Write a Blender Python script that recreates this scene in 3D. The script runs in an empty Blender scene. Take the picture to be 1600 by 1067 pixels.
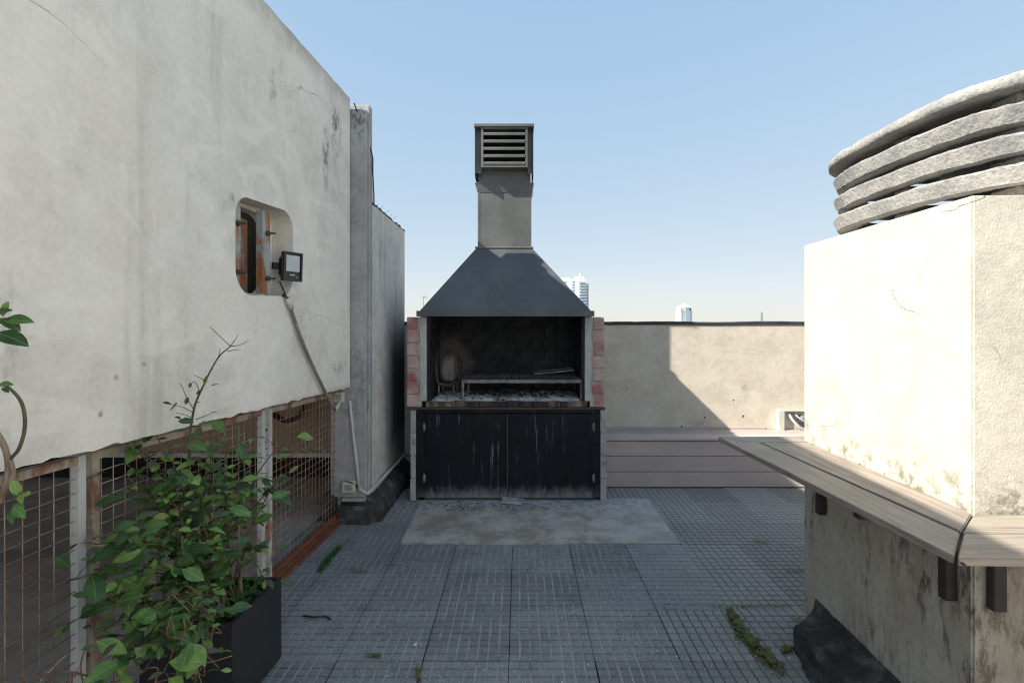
import bpy, bmesh, math, random
from mathutils import Vector, Matrix, noise
random.seed(7)
S = bpy.context.scene
COL = S.collection
# ---------------------------------------------------------------- camera, sky, sun, exposure
FPX, VX, VY, CH = 758.0, 812.0, 508.0, 1.56
cam = bpy.data.cameras.new('camera'); cam.sensor_width = 36; cam.lens = 36*FPX/1600
cam.shift_x = -12/1600; cam.shift_y = -25.5/1600; cam.clip_end = 20000; cam.clip_start = .05
co = bpy.data.objects.new('camera', cam); COL.objects.link(co)
co.location = (0, 0, CH); co.rotation_euler = (math.pi/2, 0, 0); S.camera = co
S.render.filter_size = 1.2
try: S.cycles.filter_width = 1.15
except Exception: pass
SUN = Vector((1, .385, -.82)).normalized()
W = bpy.data.worlds.new('World'); S.world = W; W.use_nodes = True
nt = W.node_tree; bg = nt.nodes['Background']
sk = nt.nodes.new('ShaderNodeTexSky'); sk.sky_type = 'NISHITA'; sk.sun_disc = False
sk.sun_elevation = math.asin(-SUN.z); sk.sun_rotation = math.atan2(-SUN.x, -SUN.y)
sk.air_density = 1.0; sk.dust_density = .15; sk.ozone_density = 1.3; sk.altitude = 0
gm = nt.nodes.new('ShaderNodeGamma'); gm.inputs[1].default_value = .45
hsw = nt.nodes.new('ShaderNodeHueSaturation'); hsw.inputs['Saturation'].default_value = 2.9
tn = nt.nodes.new('ShaderNodeMix'); tn.data_type = 'RGBA'; tn.blend_type = 'MULTIPLY'; tn.inputs[0].default_value = 1; tn.inputs[7].default_value = (.92, .945, .99, 1)
nt.links.new(sk.outputs[0], gm.inputs[0]); 
cm = nt.nodes.new('ShaderNodeVectorMath'); cm.operation = 'MULTIPLY_ADD'; cm.inputs[1].default_value = (1.3, 1.3, 1.3); cm.inputs[2].default_value = (1, 1, 1)
dv = nt.nodes.new('ShaderNodeVectorMath'); dv.operation = 'DIVIDE'
nt.links.new(gm.outputs[0], cm.inputs[0]); nt.links.new(gm.outputs[0], dv.inputs[0]); nt.links.new(cm.outputs[0], dv.inputs[1])
s2 = nt.nodes.new('ShaderNodeVectorMath'); s2.operation = 'SCALE'; s2.inputs['Scale'].default_value = 2.3; nt.links.new(dv.outputs[0], s2.inputs[0])
nt.links.new(s2.outputs[0], hsw.inputs['Color']); nt.links.new(hsw.outputs[0], tn.inputs[6]); nt.links.new(tn.outputs[2], bg.inputs[0]); bg.inputs[1].default_value = .15
sl = bpy.data.lights.new('sun', 'SUN'); sl.energy = 2.35; sl.angle = math.radians(.53); sl.color = (1, .93, .82)
so = bpy.data.objects.new('sun', sl); COL.objects.link(so)
so.rotation_euler = SUN.to_track_quat('-Z', 'Y').to_euler(); so.location = (-6, -4, 9)
vs = S.view_settings; vs.view_transform = 'Standard'; vs.look = 'None'; vs.gamma = 1; vs.use_curve_mapping = False
vs.exposure = 2.17

# ---------------------------------------------------------------- helpers
def at(px, py, D):
    return Vector(((px-VX)/FPX*D, D, CH-(py-VY)/FPX*D))
R = random.uniform

def wloc(o):
    v = Vector((0, 0, 0))
    while o is not None:
        v = v+o.location; o = o.parent
    return v

class MB:
    def __init__(s): s.v = []; s.f = []; s.m = []; s.sm = []
    def add(s, vs_, fs, m=0, sm=False):
        b = len(s.v); s.v += [tuple(v) for v in vs_]
        for f in fs:
            s.f.append([b+i for i in f]); s.m.append(m); s.sm.append(sm)
        return s
    def box(s, x0, x1, y0, y1, z0, z1, bev=0, m=0, jit=0, mtx=None):
        bm = bmesh.new(); r = bmesh.ops.create_cube(bm, size=1)
        for v in bm.verts:
            v.co = Vector((x0+(v.co.x+.5)*(x1-x0), y0+(v.co.y+.5)*(y1-y0), z0+(v.co.z+.5)*(z1-z0)))
            if jit: v.co += Vector((R(-jit, jit), R(-jit, jit), R(-jit, jit)))
        if bev: bmesh.ops.bevel(bm, geom=bm.edges[:], offset=bev, segments=1, affect='EDGES')
        bm.verts.index_update()
        vs2 = [(mtx @ v.co if mtx else v.co.copy()) for v in bm.verts]
        s.add(vs2, [[v.index for v in f.verts] for f in bm.faces], m); bm.free(); return s
    def prism(s, poly, z0, z1, m=0, bev=0):
        # poly: list of (x,y) counter-clockwise
        n = len(poly)
        vs2 = [(x, y, z0) for x, y in poly]+[(x, y, z1) for x, y in poly]
        fs = [list(range(n-1, -1, -1)), list(range(n, 2*n))]+[[i, (i+1) % n, n+(i+1) % n, n+i] for i in range(n)]
        if bev:
            bm = bmesh.new(); bv = [bm.verts.new(v) for v in vs2]
            for f in fs: bm.faces.new([bv[i] for i in f])
            bmesh.ops.bevel(bm, geom=bm.edges[:], offset=bev, segments=2, affect='EDGES')
            bm.verts.index_update()
            s.add([v.co.copy() for v in bm.verts], [[v.index for v in f.verts] for f in bm.faces], m); bm.free()
        else: s.add(vs2, fs, m)
        return s
    def tube(s, pts, r, n=8, m=0, cap=True):
        pts = [Vector(p) for p in pts]; k = len(pts)
        rs = r if isinstance(r, (list, tuple)) else [r]*k
        vs2 = []; up = None
        for i, p in enumerate(pts):
            t = (pts[min(i+1, k-1)]-pts[max(i-1, 0)]).normalized()
            if up is None:
                up = Vector((0, 0, 1)) if abs(t.z) < .9 else Vector((1, 0, 0))
            a = t.cross(up).normalized(); b = a.cross(t).normalized(); up = b
            for j in range(n):
                th = 2*math.pi*j/n
                vs2.append(p+(a*math.cos(th)+b*math.sin(th))*rs[i])
        fs = [[i*n+j, i*n+(j+1) % n, (i+1)*n+(j+1) % n, (i+1)*n+j] for i in range(k-1) for j in range(n)]
        if cap: fs += [list(range(n-1, -1, -1)), [(k-1)*n+j for j in range(n)]]
        s.add(vs2, fs, m, True); return s
    def build(s, name, mats, parent=None, loc=None, smooth=None, fixn=True):
        me = bpy.data.meshes.new(name)
        o = bpy.data.objects.new(name, me); COL.objects.link(o)
        base = wloc(parent)+(Vector(loc) if loc is not None else Vector((0, 0, 0)))
        me.from_pydata([tuple(Vector(v)-base) for v in s.v], [], s.f)
        for x in (mats if isinstance(mats, (list, tuple)) else [mats]): me.materials.append(x)
        for i, p in enumerate(me.polygons):
            p.material_index = s.m[i]; p.use_smooth = s.sm[i] if smooth is None else smooth
        if fixn:
            bm = bmesh.new(); bm.from_mesh(me); bmesh.ops.recalc_face_normals(bm, faces=bm.faces[:]); bm.to_mesh(me); bm.free()
        if parent: o.parent = parent
        if loc is not None: o.location = loc
        return o

def tag(o, label=None, cat=None, group=None, kind=None):
    if label: o['label'] = label
    if cat: o['category'] = cat
    if group: o['group'] = group
    if kind: o['kind'] = kind
    return o
def thing(name, label, cat, loc, group=None):
    o = bpy.data.objects.new(name, None); COL.objects.link(o); o.location = loc; o.empty_display_size = .1
    return tag(o, label, cat, group)
def inst(name, mesh, loc, parent=None, rot=None, scale=None):
    o = bpy.data.objects.new(name, mesh); COL.objects.link(o)
    if parent: o.parent = parent
    o.location = Vector(loc)-wloc(parent) if parent else loc
    if rot is not None: o.rotation_euler = rot
    if scale is not None: o.scale = scale
    return o
def bez(pts, n=8):
    # Catmull-Rom through the points
    P = [Vector(p) for p in pts]; P = [P[0]*2-P[1]]+P+[P[-1]*2-P[-2]]; out = []
    for i in range(1, len(P)-2):
        for k in range(n):
            t = k/n; a, b, c, d = P[i-1:i+3]
            out.append(.5*((2*b)+(c-a)*t+(2*a-5*b+4*c-d)*t*t+(3*b-a-3*c+d)*t**3))
    out.append(P[-2]); return out

# ---------------------------------------------------------------- materials
class NT:
    def __init__(s, name):
        s.mat = bpy.data.materials.new(name); s.mat.use_nodes = True; s.t = s.mat.node_tree
        s.b = s.t.nodes['Principled BSDF']; s.out = s.t.nodes['Material Output']
        s._pos = None
    def n(s, typ, **kw):
        x = s.t.nodes.new('ShaderNode'+typ)
        for k, v in kw.items(): setattr(x, k, v)
        return x
    def l(s, a, b): s.t.links.new(a, b)
    def put(s, sock, v):
        if hasattr(v, 'node'): s.l(v, sock)
        elif isinstance(v, (tuple, list)) and sock.type == 'RGBA': sock.default_value = tuple(v)[:3]+(1,)
        else: sock.default_value = v
    @property
    def pos(s):
        if s._pos is None: s._pos = s.n('NewGeometry').outputs['Position']
        return s._pos
    def map(s, sc=(1, 1, 1), off=(0, 0, 0), src=None):
        m = s.n('Mapping'); s.l(src or s.pos, m.inputs[0]); m.inputs['Scale'].default_value = sc; m.inputs['Location'].default_value = off
        return m.outputs[0]
    def noise(s, scale, detail=5, rough=.6, vec=None, dist=0):
        x = s.n('TexNoise'); s.l(vec or s.pos, x.inputs['Vector']); x.inputs['Scale'].default_value = scale
        x.inputs['Detail'].default_value = detail; x.inputs['Roughness'].default_value = rough; x.inputs['Distortion'].default_value = dist
        return x.outputs['Fac']
    def ramp(s, v, lo, hi, a=0., b=1., smooth=True):
        x = s.n('MapRange'); x.interpolation_type = 'SMOOTHSTEP' if smooth else 'LINEAR'
        s.put(x.inputs['Value'], v); x.inputs['From Min'].default_value = lo; x.inputs['From Max'].default_value = hi
        x.inputs['To Min'].default_value = a; x.inputs['To Max'].default_value = b
        return x.outputs[0]
    def math(s, op, a, b=0., c=None):
        x = s.n('Math', operation=op); s.put(x.inputs[0], a); s.put(x.inputs[1], b)
        if c is not None: s.put(x.inputs[2], c)
        return x.outputs[0]
    def mix(s, f, a, b, mode='MIX'):
        x = s.n('Mix', data_type='RGBA', blend_type=mode); s.put(x.inputs[0], f); s.put(x.inputs[6], a); s.put(x.inputs[7], b)
        return x.outputs[2]
    def sep(s):
        x = s.n('SeparateXYZ'); s.l(s.pos, x.inputs[0]); return x.outputs
    def dist(s, p, sc=(1, 1, 1)):
        # scaled distance from world point p
        a = s.n('VectorMath', operation='SUBTRACT'); s.l(s.pos, a.inputs[0]); a.inputs[1].default_value = p
        b = s.n('VectorMath', operation='MULTIPLY'); s.l(a.outputs[0], b.inputs[0]); b.inputs[1].default_value = sc
        c = s.n('VectorMath', operation='LENGTH'); s.l(b.outputs[0], c.inputs[0]); return c.outputs['Value']
    def bump(s, h, strength=.5, d=.005, prev=None):
        x = s.n('Bump'); x.inputs['Strength'].default_value = strength; x.inputs['Distance'].default_value = d; s.l(h, x.inputs['Height'])
        if prev is not None: s.l(prev, x.inputs['Normal'])
        return x.outputs[0]
    def done(s, col, rough=.8, metal=0., norm=None, spec=.5):
        s.put(s.b.inputs['Base Color'], col); s.put(s.b.inputs['Roughness'], rough); s.put(s.b.inputs['Metallic'], metal)
        s.b.inputs['Specular IOR Level'].default_value = spec
        if norm is not None: s.l(norm, s.b.inputs['Normal'])
        return s.mat
    def rnd(s): return s.n('ObjectInfo').outputs['Random']

def g(v, t=(1, 1, 1)): return (v*t[0], v*t[1], v*t[2])

def surf(name, c1, c2, sc=3, rough=.85, metal=0, bump=.4, bsc=90, bd=.003, rnd=0, dirt=None, dsc=(6, 6, 6), dlo=.55, dhi=.75, damt=.8, spec=.4, grain=.12):
    m = NT(name)
    c = m.mix(m.ramp(m.noise(sc), .35, .65), c1, c2)
    c = m.mix(grain, c, m.mix(m.noise(bsc*1.7, 2), (0, 0, 0), (1, 1, 1)), 'OVERLAY')
    if dirt is not None:
        f = m.ramp(m.noise(1, 6, .65, m.map(dsc)), dlo, dhi, 0, damt); c = m.mix(f, c, dirt)
    if rnd:
        k = m.math('MULTIPLY_ADD', m.rnd(), 2*rnd, 1-rnd)
        hs = m.n('HueSaturation'); m.put(hs.inputs['Value'], k); m.put(hs.inputs['Color'], c); c = hs.outputs[0]
    nn = m.bump(m.noise(bsc, 4), bump, bd)
    return m.done(c, rough, metal, nn, spec)

def plaster(name, c1, c2, grime=(.25, .24, .21), streak=.5, mould=None, cracks=True, coarse=.6, fine=.4, extra=None, pits=.4, mott=.3):
    m = NT(name)
    c = m.mix(m.ramp(m.noise(.9, 6, .65), .36, .64), c1, c2)
    c = m.mix(m.ramp(m.noise(1.9, 7, .7, m.map((1, 1, .8), (5, 5, 2))), .46, .72, 0, mott), c, grime)
    c = m.mix(.6, c, m.mix(m.ramp(m.noise(5, 7, .75), .3, .7), g(.40), g(.58)), 'OVERLAY')
    c = m.mix(.35, c, m.mix(m.ramp(m.noise(42, 5, .75), .3, .7), g(.36), g(.62)), 'OVERLAY')
    rg = m.ramp(m.math('ABSOLUTE', m.math('SUBTRACT', m.noise(1, 7, .62, m.map((7, 7, 9), (2, 2, 2)), .5), .5)), .0, .035, 1, 0)
    rgm = m.math('MULTIPLY', rg, m.ramp(m.noise(1.5, 4, .6, m.map((1, 1, 1), (7, 1, 4))), .4, .65))
    c = m.mix(m.math('MULTIPLY', rgm, .03*coarse), c, grime)
    # vertical rain streaks
    st = m.ramp(m.noise(1, 6, .6, m.map((7, 7, .45))), .5, .78, 0, streak)
    st = m.math('MULTIPLY', st, m.ramp(m.noise(.8, 3), .35, .6))
    c = m.mix(st, c, grime)
    # trowel patches, lighter repairs
    tp = m.ramp(m.noise(1, 3, .5, m.map((2.2, 2.2, 3.5), (4, 2, 7)), 1.5), .58, .63, 0, .35)
    c = m.mix(tp, c, g(1.08, c1))
    # small dark pits and specks
    v = m.n('TexVoronoi'); m.l(m.pos, v.inputs['Vector']); v.inputs['Scale'].default_value = 9
    pf = m.math('MULTIPLY', m.ramp(v.outputs['Distance'], .03, .07, 1, 0), m.ramp(m.noise(1.7, 2), .52, .6, 0, pits))
    c = m.mix(pf, c, g(.3, grime))
    h = m.math('ADD', m.math('MULTIPLY', m.noise(11, 6, .62, m.map((1, 1, 1.5)), .4), coarse*2.4), m.math('MULTIPLY', m.noise(120, 3), fine))
    h = m.math('ADD', h, m.math('MULTIPLY', rgm, -.12*coarse))
    if cracks:
        nz = m.math('ADD', m.noise(1, 1.5, .4, m.map((.9, .9, 1.9), (3.3, 1.2, .4)), .2), m.math('MULTIPLY', m.noise(16, 4, .6), .018))
        ck = m.ramp(m.math('ABSOLUTE', m.math('SUBTRACT', nz, .5)), .0004, .0016, 1, 0)
        ck = m.math('MULTIPLY', ck, m.ramp(m.noise(1.3, 3, .5, m.map((1, 1, 1), (9, 3, 1))), .54, .6))
        c = m.mix(m.math('MULTIPLY', ck, .7), c, g(.28, c1)); h = m.math('SUBTRACT', h, m.math('MULTIPLY', ck, 1.5))
    if mould:
        # mould: [(point, scale-vector, radius, amount)]
        tot = None
        for p, sc, r, a in mould:
            f = m.ramp(m.math('ADD', m.dist(p, sc), m.math('MULTIPLY', m.noise(6, 7, .75), .9*r)), r*.7, r*1.5, a, 0)
            f = m.math('MULTIPLY', f, m.ramp(m.noise(22, 6, .75, m.map((1, 1, .6))), .42, .62))
            tot = f if tot is None else m.math('MAXIMUM', tot, f)
        c = m.mix(tot, c, (.045, .045, .04))
    if extra: c = extra(m, c)
    nn = m.bump(h, .55, .0036)
    return m.done(c, .9, 0, nn, .25)

# main wall behind the meshes
def wall_extra(m, c):
    z = m.sep()[2]
    # dark weather band on the wall top, brownish band at the torn lower edge
    e = m.math('ADD', z, m.math('MULTIPLY', m.noise(4, 6, .7), .35))
    c = m.mix(m.ramp(e, 3.35, 3.56, 0, .55), c, (.2, .19, .16))
    e2 = m.math('ADD', z, m.math('MULTIPLY', m.noise(12, 5, .7), .05))
    c = m.mix(m.ramp(e2, 1.11, 1.15, .35, 0), c, (.33, .26, .19))
    for p in ((-1.46, 1.76, 1.37), (-1.455, 1.88, 1.41), (-1.47, 1.7, 1.25)):
        f = m.ramp(m.math('ADD', m.dist(p), m.math('MULTIPLY', m.noise(60, 3), .02)), .012, .026, .7, 0)
        c = m.mix(f, c, (.42, .13, .07))
    return c
M = {}
M['wall'] = plaster('wall_plaster', (.76, .725, .66), (.68, .65, .595), streak=.5,
    mould=[((-1.34, 3.55, 3.0), (1, 2.2, 1.0), .28, .75), ((-1.35, 3.4, 2.75), (1, 3, .8), .22, .7), ((-1.33, 3.62, 1.25), (1, 1.6, 2.6), .22, .75),
           ((-1.36, 2.75, 2.9), (1, 3.5, 1), .2, .45), ((-1.5, 1.2, 2.0), (1, 2, 1), .3, .35), ((-1.5, 1.3, 1.5), (1, 1.4, 1), .3, .35), ((-1.44, 2.4, 2.18), (1, 4, 1.6), .1, .5)], extra=wall_extra, coarse=1.1)
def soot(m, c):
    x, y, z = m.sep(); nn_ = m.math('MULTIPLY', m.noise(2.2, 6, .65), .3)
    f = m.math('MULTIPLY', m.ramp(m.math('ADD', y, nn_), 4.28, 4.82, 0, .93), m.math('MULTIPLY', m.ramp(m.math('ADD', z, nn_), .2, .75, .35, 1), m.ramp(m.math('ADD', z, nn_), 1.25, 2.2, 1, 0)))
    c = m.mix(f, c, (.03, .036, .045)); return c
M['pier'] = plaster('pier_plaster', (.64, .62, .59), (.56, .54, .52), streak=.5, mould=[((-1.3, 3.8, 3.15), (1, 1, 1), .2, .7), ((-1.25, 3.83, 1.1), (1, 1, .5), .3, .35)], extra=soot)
M['back'] = plaster('parapet_plaster', (.62, .555, .46), (.57, .515, .43), grime=(.4, .33, .22), streak=.15, coarse=.5, fine=.5, mott=.12,
    mould=[((1.9, 5.05, .5), (1, 1, 2), .2, .3)])
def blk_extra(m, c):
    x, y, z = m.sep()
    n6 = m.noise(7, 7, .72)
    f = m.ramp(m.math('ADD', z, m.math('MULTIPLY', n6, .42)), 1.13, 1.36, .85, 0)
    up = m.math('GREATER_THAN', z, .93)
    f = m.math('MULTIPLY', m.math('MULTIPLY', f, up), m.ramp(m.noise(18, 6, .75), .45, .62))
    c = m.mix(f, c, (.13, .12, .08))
    # below the counter: brown stains, dark mould, browner front face and top band
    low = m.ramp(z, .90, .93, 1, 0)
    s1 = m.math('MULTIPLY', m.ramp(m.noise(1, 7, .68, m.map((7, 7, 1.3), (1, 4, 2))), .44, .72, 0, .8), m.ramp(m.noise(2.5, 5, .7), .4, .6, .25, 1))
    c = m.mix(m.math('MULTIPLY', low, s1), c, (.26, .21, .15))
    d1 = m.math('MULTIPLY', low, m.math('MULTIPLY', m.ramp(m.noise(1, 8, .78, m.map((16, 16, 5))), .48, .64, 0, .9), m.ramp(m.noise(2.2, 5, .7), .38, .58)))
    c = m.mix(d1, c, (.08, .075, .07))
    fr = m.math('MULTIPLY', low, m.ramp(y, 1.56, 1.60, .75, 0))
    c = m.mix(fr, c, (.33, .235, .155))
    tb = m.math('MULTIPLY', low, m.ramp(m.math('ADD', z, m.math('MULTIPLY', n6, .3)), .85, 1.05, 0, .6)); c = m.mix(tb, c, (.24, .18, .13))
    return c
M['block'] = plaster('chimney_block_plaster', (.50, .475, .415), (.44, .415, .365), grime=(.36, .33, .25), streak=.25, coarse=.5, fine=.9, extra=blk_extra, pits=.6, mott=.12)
M['concrete'] = surf('rough_concrete', g(.22), g(.34, (1, .98, .93)), 5, .95, bump=.9, bsc=55, bd=.008, dirt=(.1, .1, .09), dsc=(4, 4, 4), dlo=.5, dhi=.8, damt=.5, grain=.5)
M['grey_block'] = surf('concrete_block', g(.34), g(.42, (1, .98, .93)), 8, .95, bump=.6, bsc=150, dirt=(.08, .08, .08), dlo=.55, dhi=.75, rnd=.12, grain=.4)
M['jamb'] = surf('cement_jamb', g(.40, (.97, 1, 1)), g(.48, (.99, 1, .98)), 6, .95, bump=.6, bsc=80, dirt=(.09, .09, .09), dsc=(9, 9, 4), dlo=.5, dhi=.75, damt=.6)
def brickmat(name, c1, c2):
    m = NT(name)
    r = m.rnd(); c = m.mix(r, c1, c2)
    c = m.mix(m.ramp(m.noise(9, 6, .7), .42, .66, 0, .75), c, (.50, .42, .39))
    c = m.mix(m.ramp(m.noise(17, 6, .7, m.map((1, 1, 1), (5, 5, 5))), .55, .75, 0, .7), c, (.08, .06, .055))
    return m.done(c, .9, 0, m.bump(m.noise(90, 4), .6, .004), .3)
M['brick'] = brickmat('red_brick', (.30, .105, .095), (.44, .31, .28))
def hearthmat():
    m = NT('hearth_brick'); c = m.mix(m.rnd(), (.3, .2, .15), (.2, .16, .14))
    c = m.mix(m.ramp(m.noise(1, 6, .7, m.map((14, 14, 4))), .38, .62, 0, .93), c, (.025, .025, .028))
    xx = m.sep()[0]
    c = m.mix(m.ramp(m.math('ABSOLUTE', m.math('ADD', xx, .15)), .15, .6, .8, 0), c, (.02, .02, .024))
    return m.done(c, .85, 0, m.bump(m.noise(80, 4), .6, .004), .3)
M['hearth'] = hearthmat()
def firemat():
    m = NT('sooty_firebrick')
    x, y, z = m.sep()
    c = m.mix(m.noise(12, 5), (.30, .235, .19), (.2, .17, .15))
    s = m.ramp(m.noise(5, 7, .7), .22, .44, .55, .985)
    hi = m.ramp(m.math('ADD', z, m.math('MULTIPLY', m.noise(3, 4), .25)), 1.08, 1.28, .2, .96)
    s = m.math('MAXIMUM', s, hi)
    # pale burnt-clean patch where the fire basket stands
    p = m.ramp(m.math('ADD', m.dist((-.70, 4.88, 1.10), (1.15, .5, .75)), m.math('MULTIPLY', m.noise(9, 5, .6), .06)), .10, .17, 1, 0)
    s2 = m.math('MULTIPLY', s, m.math('SUBTRACT', 1, p))
    ring = m.ramp(m.math('ADD', m.dist((-.68, 4.88, 1.16), (1, .5, .7)), m.math('MULTIPLY', m.noise(9, 5, .6), .14)), .2, .32, .5, 0)
    s2 = m.math('MULTIPLY', s2, m.math('SUBTRACT', 1, m.math('MULTIPLY', ring, .5)))
    c = m.mix(p, c, (.36, .34, .32))
    c = m.mix(s2, c, (.012, .014, .017))
    k = m.math('MULTIPLY_ADD', m.rnd(), .24, .88)
    hs = m.n('HueSaturation'); m.put(hs.inputs['Value'], k); m.put(hs.inputs['Color'], c); c = hs.outputs[0]
    return m.done(c, m.ramp(m.noise(8), .3, .7, .55, .9), 0, m.bump(m.noise(70, 5), .7, .005), .35)
M['fire'] = firemat()
M['mortar'] = surf('pale_mortar', (.16, .14, .13), (.03, .03, .03), 7, .95, bump=.6, dirt=(.015, .016, .02), dlo=.35, dhi=.55, damt=.95)
def paintsteel(name, base, streakcol, sa, rust=0, rough=.42, lowdust=None, spec=.5):
    m = NT(name)
    c = m.mix(m.ramp(m.noise(2.2, 6), .35, .7), base, g(1.5, base))
    s = m.ramp(m.noise(1, 7, .7, m.map((24, 24, 1.4))), .57, .72, 0, sa)
    s = m.math('MULTIPLY', s, m.ramp(m.noise(2.9, 6, .7), .42, .62))
    s = m.math('MAXIMUM', s, m.ramp(m.noise(38, 5, .8), .68, .74, 0, sa*.5))
    c = m.mix(s, c, streakcol)
    if rust:
        c = m.mix(m.ramp(m.noise(7, 7, .75, m.map((1, 1, .4), (3, 8, 1))), .6, .72, 0, rust), c, (.2, .075, .035))
    if lowdust:
        z = m.sep()[2]
        f = m.ramp(m.math('ADD', z, m.math('MULTIPLY', m.noise(1, 7, .75, m.map((15, 15, 6))), .3)), .15, .30, lowdust, 0)
        c = m.mix(f, c, (.22, .22, .23))
    rr = m.ramp(m.noise(3, 5), .3, .7, rough-.08, rough+.15)
    return m.done(c, rr, 0, m.bump(m.math('ADD', m.math('MULTIPLY', m.noise(2.3, 3), 3.), m.noise(40, 4, .6)), .5, .004), spec)
M['hood'] = paintsteel('charcoal_hood_paint', (.062, .07, .078), (.16, .17, .18), .25, 0, .38)
M['flue'] = paintsteel('charcoal_flue_paint', (.085, .088, .085), (.17, .17, .16), .2, .12, .38)
M['door'] = paintsteel('sooty_black_door_paint', (.006, .0085, .012), (.33, .38, .43), .6, .2, .5, lowdust=.85, spec=.18)
M['frame'] = paintsteel('black_frame_paint', (.008, .010, .013), (.2, .21, .23), .4, .3, .5, lowdust=.3, spec=.2)
M['black'] = surf('hollow_and_base_black', g(.01), g(.015), 4, .95)  # near-black that paints the dark of hollows and gaps; also the black wall base
M['iron'] = surf('burnt_iron', g(.05), g(.10, (1, .97, .94)), 15, .55, metal=.55, bump=.5, dirt=(.16, .08, .05), dsc=(12, 12, 12), dlo=.6, dhi=.75, damt=.6)
M['iron_pale'] = surf('grey_scaled_iron', g(.13), g(.24), 12, .6, metal=.3, bump=.5, dirt=(.2, .09, .05), dsc=(10, 10, 10), dlo=.58, dhi=.72, damt=.7)
M['ash'] = surf('ash', g(.62), g(.30), 14, 1, bump=1, bsc=60, bd=.012, dirt=(.02, .02, .022), dsc=(9, 9, 9), dlo=.54, dhi=.66, damt=.9, grain=.6)
M['coal'] = surf('charcoal', g(.015), g(.05), 30, .9, bump=1, bsc=80)
def tile(name, c1, c2):
    m = NT(name)
    c = m.mix(m.ramp(m.noise(4, 5), .35, .65), c1, c2)
    sp = m.ramp(m.noise(130, 3, .6), .52, .68, 0, .6); c = m.mix(sp, c, g(2.2, c1))
    sd = m.ramp(m.noise(150, 2, .5, m.map((1, 1, 1), (3, 3, 3))), .58, .7, 0, .6); c = m.mix(sd, c, g(.35, c1))
    st = m.ramp(m.noise(1.6, 7, .7, m.map((1, 1, 1), (2, 9, 0))), .5, .72, 0, .45); c = m.mix(st, c, g(.07))
    k = m.math('MULTIPLY_ADD', m.rnd(), .30, .86)
    # paler towards the right: wear, plus bounced light painted into the colour
    x, y, z = m.sep()
    w = m.ramp(m.math('ADD', x, m.math('MULTIPLY', m.noise(1.1, 4), .9)), .9, 2.1, 0, .75); c = m.mix(w, c, (.30, .29, .265))
    ad = m.ramp(m.math('ADD', m.dist((-1.0, 4.15, 0), (1, 1, 1)), m.math('MULTIPLY', m.noise(11, 6, .7), .5)), .4, .75, .75, 0)
    c = m.mix(m.math('MULTIPLY', ad, m.ramp(m.noise(24, 6, .7), .45, .6)), c, g(.3, (1, 1, 1.02)))
    hs = m.n('HueSaturation'); m.put(hs.inputs['Value'], k); m.put(hs.inputs['Color'], c)
    return m.done(hs.outputs[0], .78, 0, m.bump(m.noise(160, 3), .55, .002), .4)
M['tile'] = tile('pavement_tile', (.20, .21, .215), (.155, .163, .168))
M['groove_dark'] = surf('groove_dirt', g(.018), g(.03), 9, 1, dirt=(.09, .085, .07), dlo=.6, dhi=.7)
M['groove_pale'] = surf('groove_sand', g(.31), g(.23, (1, 1, .98)), 7, 1, dirt=(.09, .09, .09), dsc=(7, 7, 7), dlo=.52, dhi=.66, damt=.7)
def slabmat():
    m = NT('cement_slab'); x, y, z = m.sep()
    c = m.mix(m.ramp(m.noise(2.6, 7, .72), .4, .6), (.42, .40, .37), (.25, .22, .185))
    c = m.mix(m.ramp(m.noise(7, 7, .7, m.map((1, 1, 1), (3, 1, 1))), .52, .68, 0, .6), c, (.38, .39, .4))
    e = m.math('ADD', y, m.math('MULTIPLY', m.noise(6, 6, .7), .35))
    c = m.mix(m.math('MULTIPLY', m.ramp(e, 4.15, 4.42), m.ramp(m.noise(16, 6, .7), .45, .6, 0, .85)), c, (.04, .042, .046))
    c = m.mix(m.math('MULTIPLY', m.ramp(e, 4.2, 4.4), .35), c, (.42, .45, .5))
    c = m.mix(m.math('MULTIPLY', m.ramp(x, .5, 1.1), .35), c, (.42, .42, .42))
    return m.done(c, .85, 0, m.bump(m.noise(40, 6), .4, .004), .35)
M['slab'] = slabmat()
M['membrane'] = surf('asphalt_membrane', g(.03), g(.045), 3, .78, bump=1, bsc=70, bd=.01, dirt=(.16, .165, .17), dsc=(9, 9, 9), dlo=.44, dhi=.7, damt=.75, grain=1)
M['low_membrane'] = surf('dusty_membrane', g(.36, (1, .95, .95)), g(.25), 2, .85, bump=.7, bsc=60, dirt=(.08, .08, .09), dsc=(1.5, 2, 2), dlo=.5, dhi=.7, damt=.6, grain=.3)
M['bitumen'] = surf('parapet_cap_bitumen', g(.02, (.95, 1, 1.1)), g(.04), 8, .55, bump=.8, bsc=40)
def plank(name, c1, c2, ax, dark, graincol):
    m = NT(name)
    sc = (2.5, 50, 50) if ax == 'x' else (50, 2.5, 50)
    c = m.mix(m.ramp(m.noise(1.5, 5), .35, .65), c1, c2)
    gn = m.noise(1, 6, .68, m.map(sc), .9); c = m.mix(m.ramp(gn, .44, .74, 0, dark), c, graincol)
    c = m.mix(m.ramp(m.noise(9, 6, .7), .62, .75, 0, .4), c, g(.08))
    k = m.math('MULTIPLY_ADD', m.rnd(), .2, .9); hs = m.n('HueSaturation'); m.put(hs.inputs['Value'], k); m.put(hs.inputs['Color'], c)
    return m.done(hs.outputs[0], .62, 0, m.bump(gn, .35, .0015), .4)
M['bench'] = plank('mauve_composite_plank', (.43, .355, .335), (.49, .405, .38), 'x', .25, (.15, .125, .12))
M['count_y'] = plank('weathered_plank_lengthwise', (.38, .33, .275), (.27, .235, .20), 'y', .85, (.12, .095, .08))
M['count_x'] = plank('weathered_plank_crosswise', (.40, .345, .28), (.31, .27, .225), 'x', .75, (.15, .12, .10))
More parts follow.
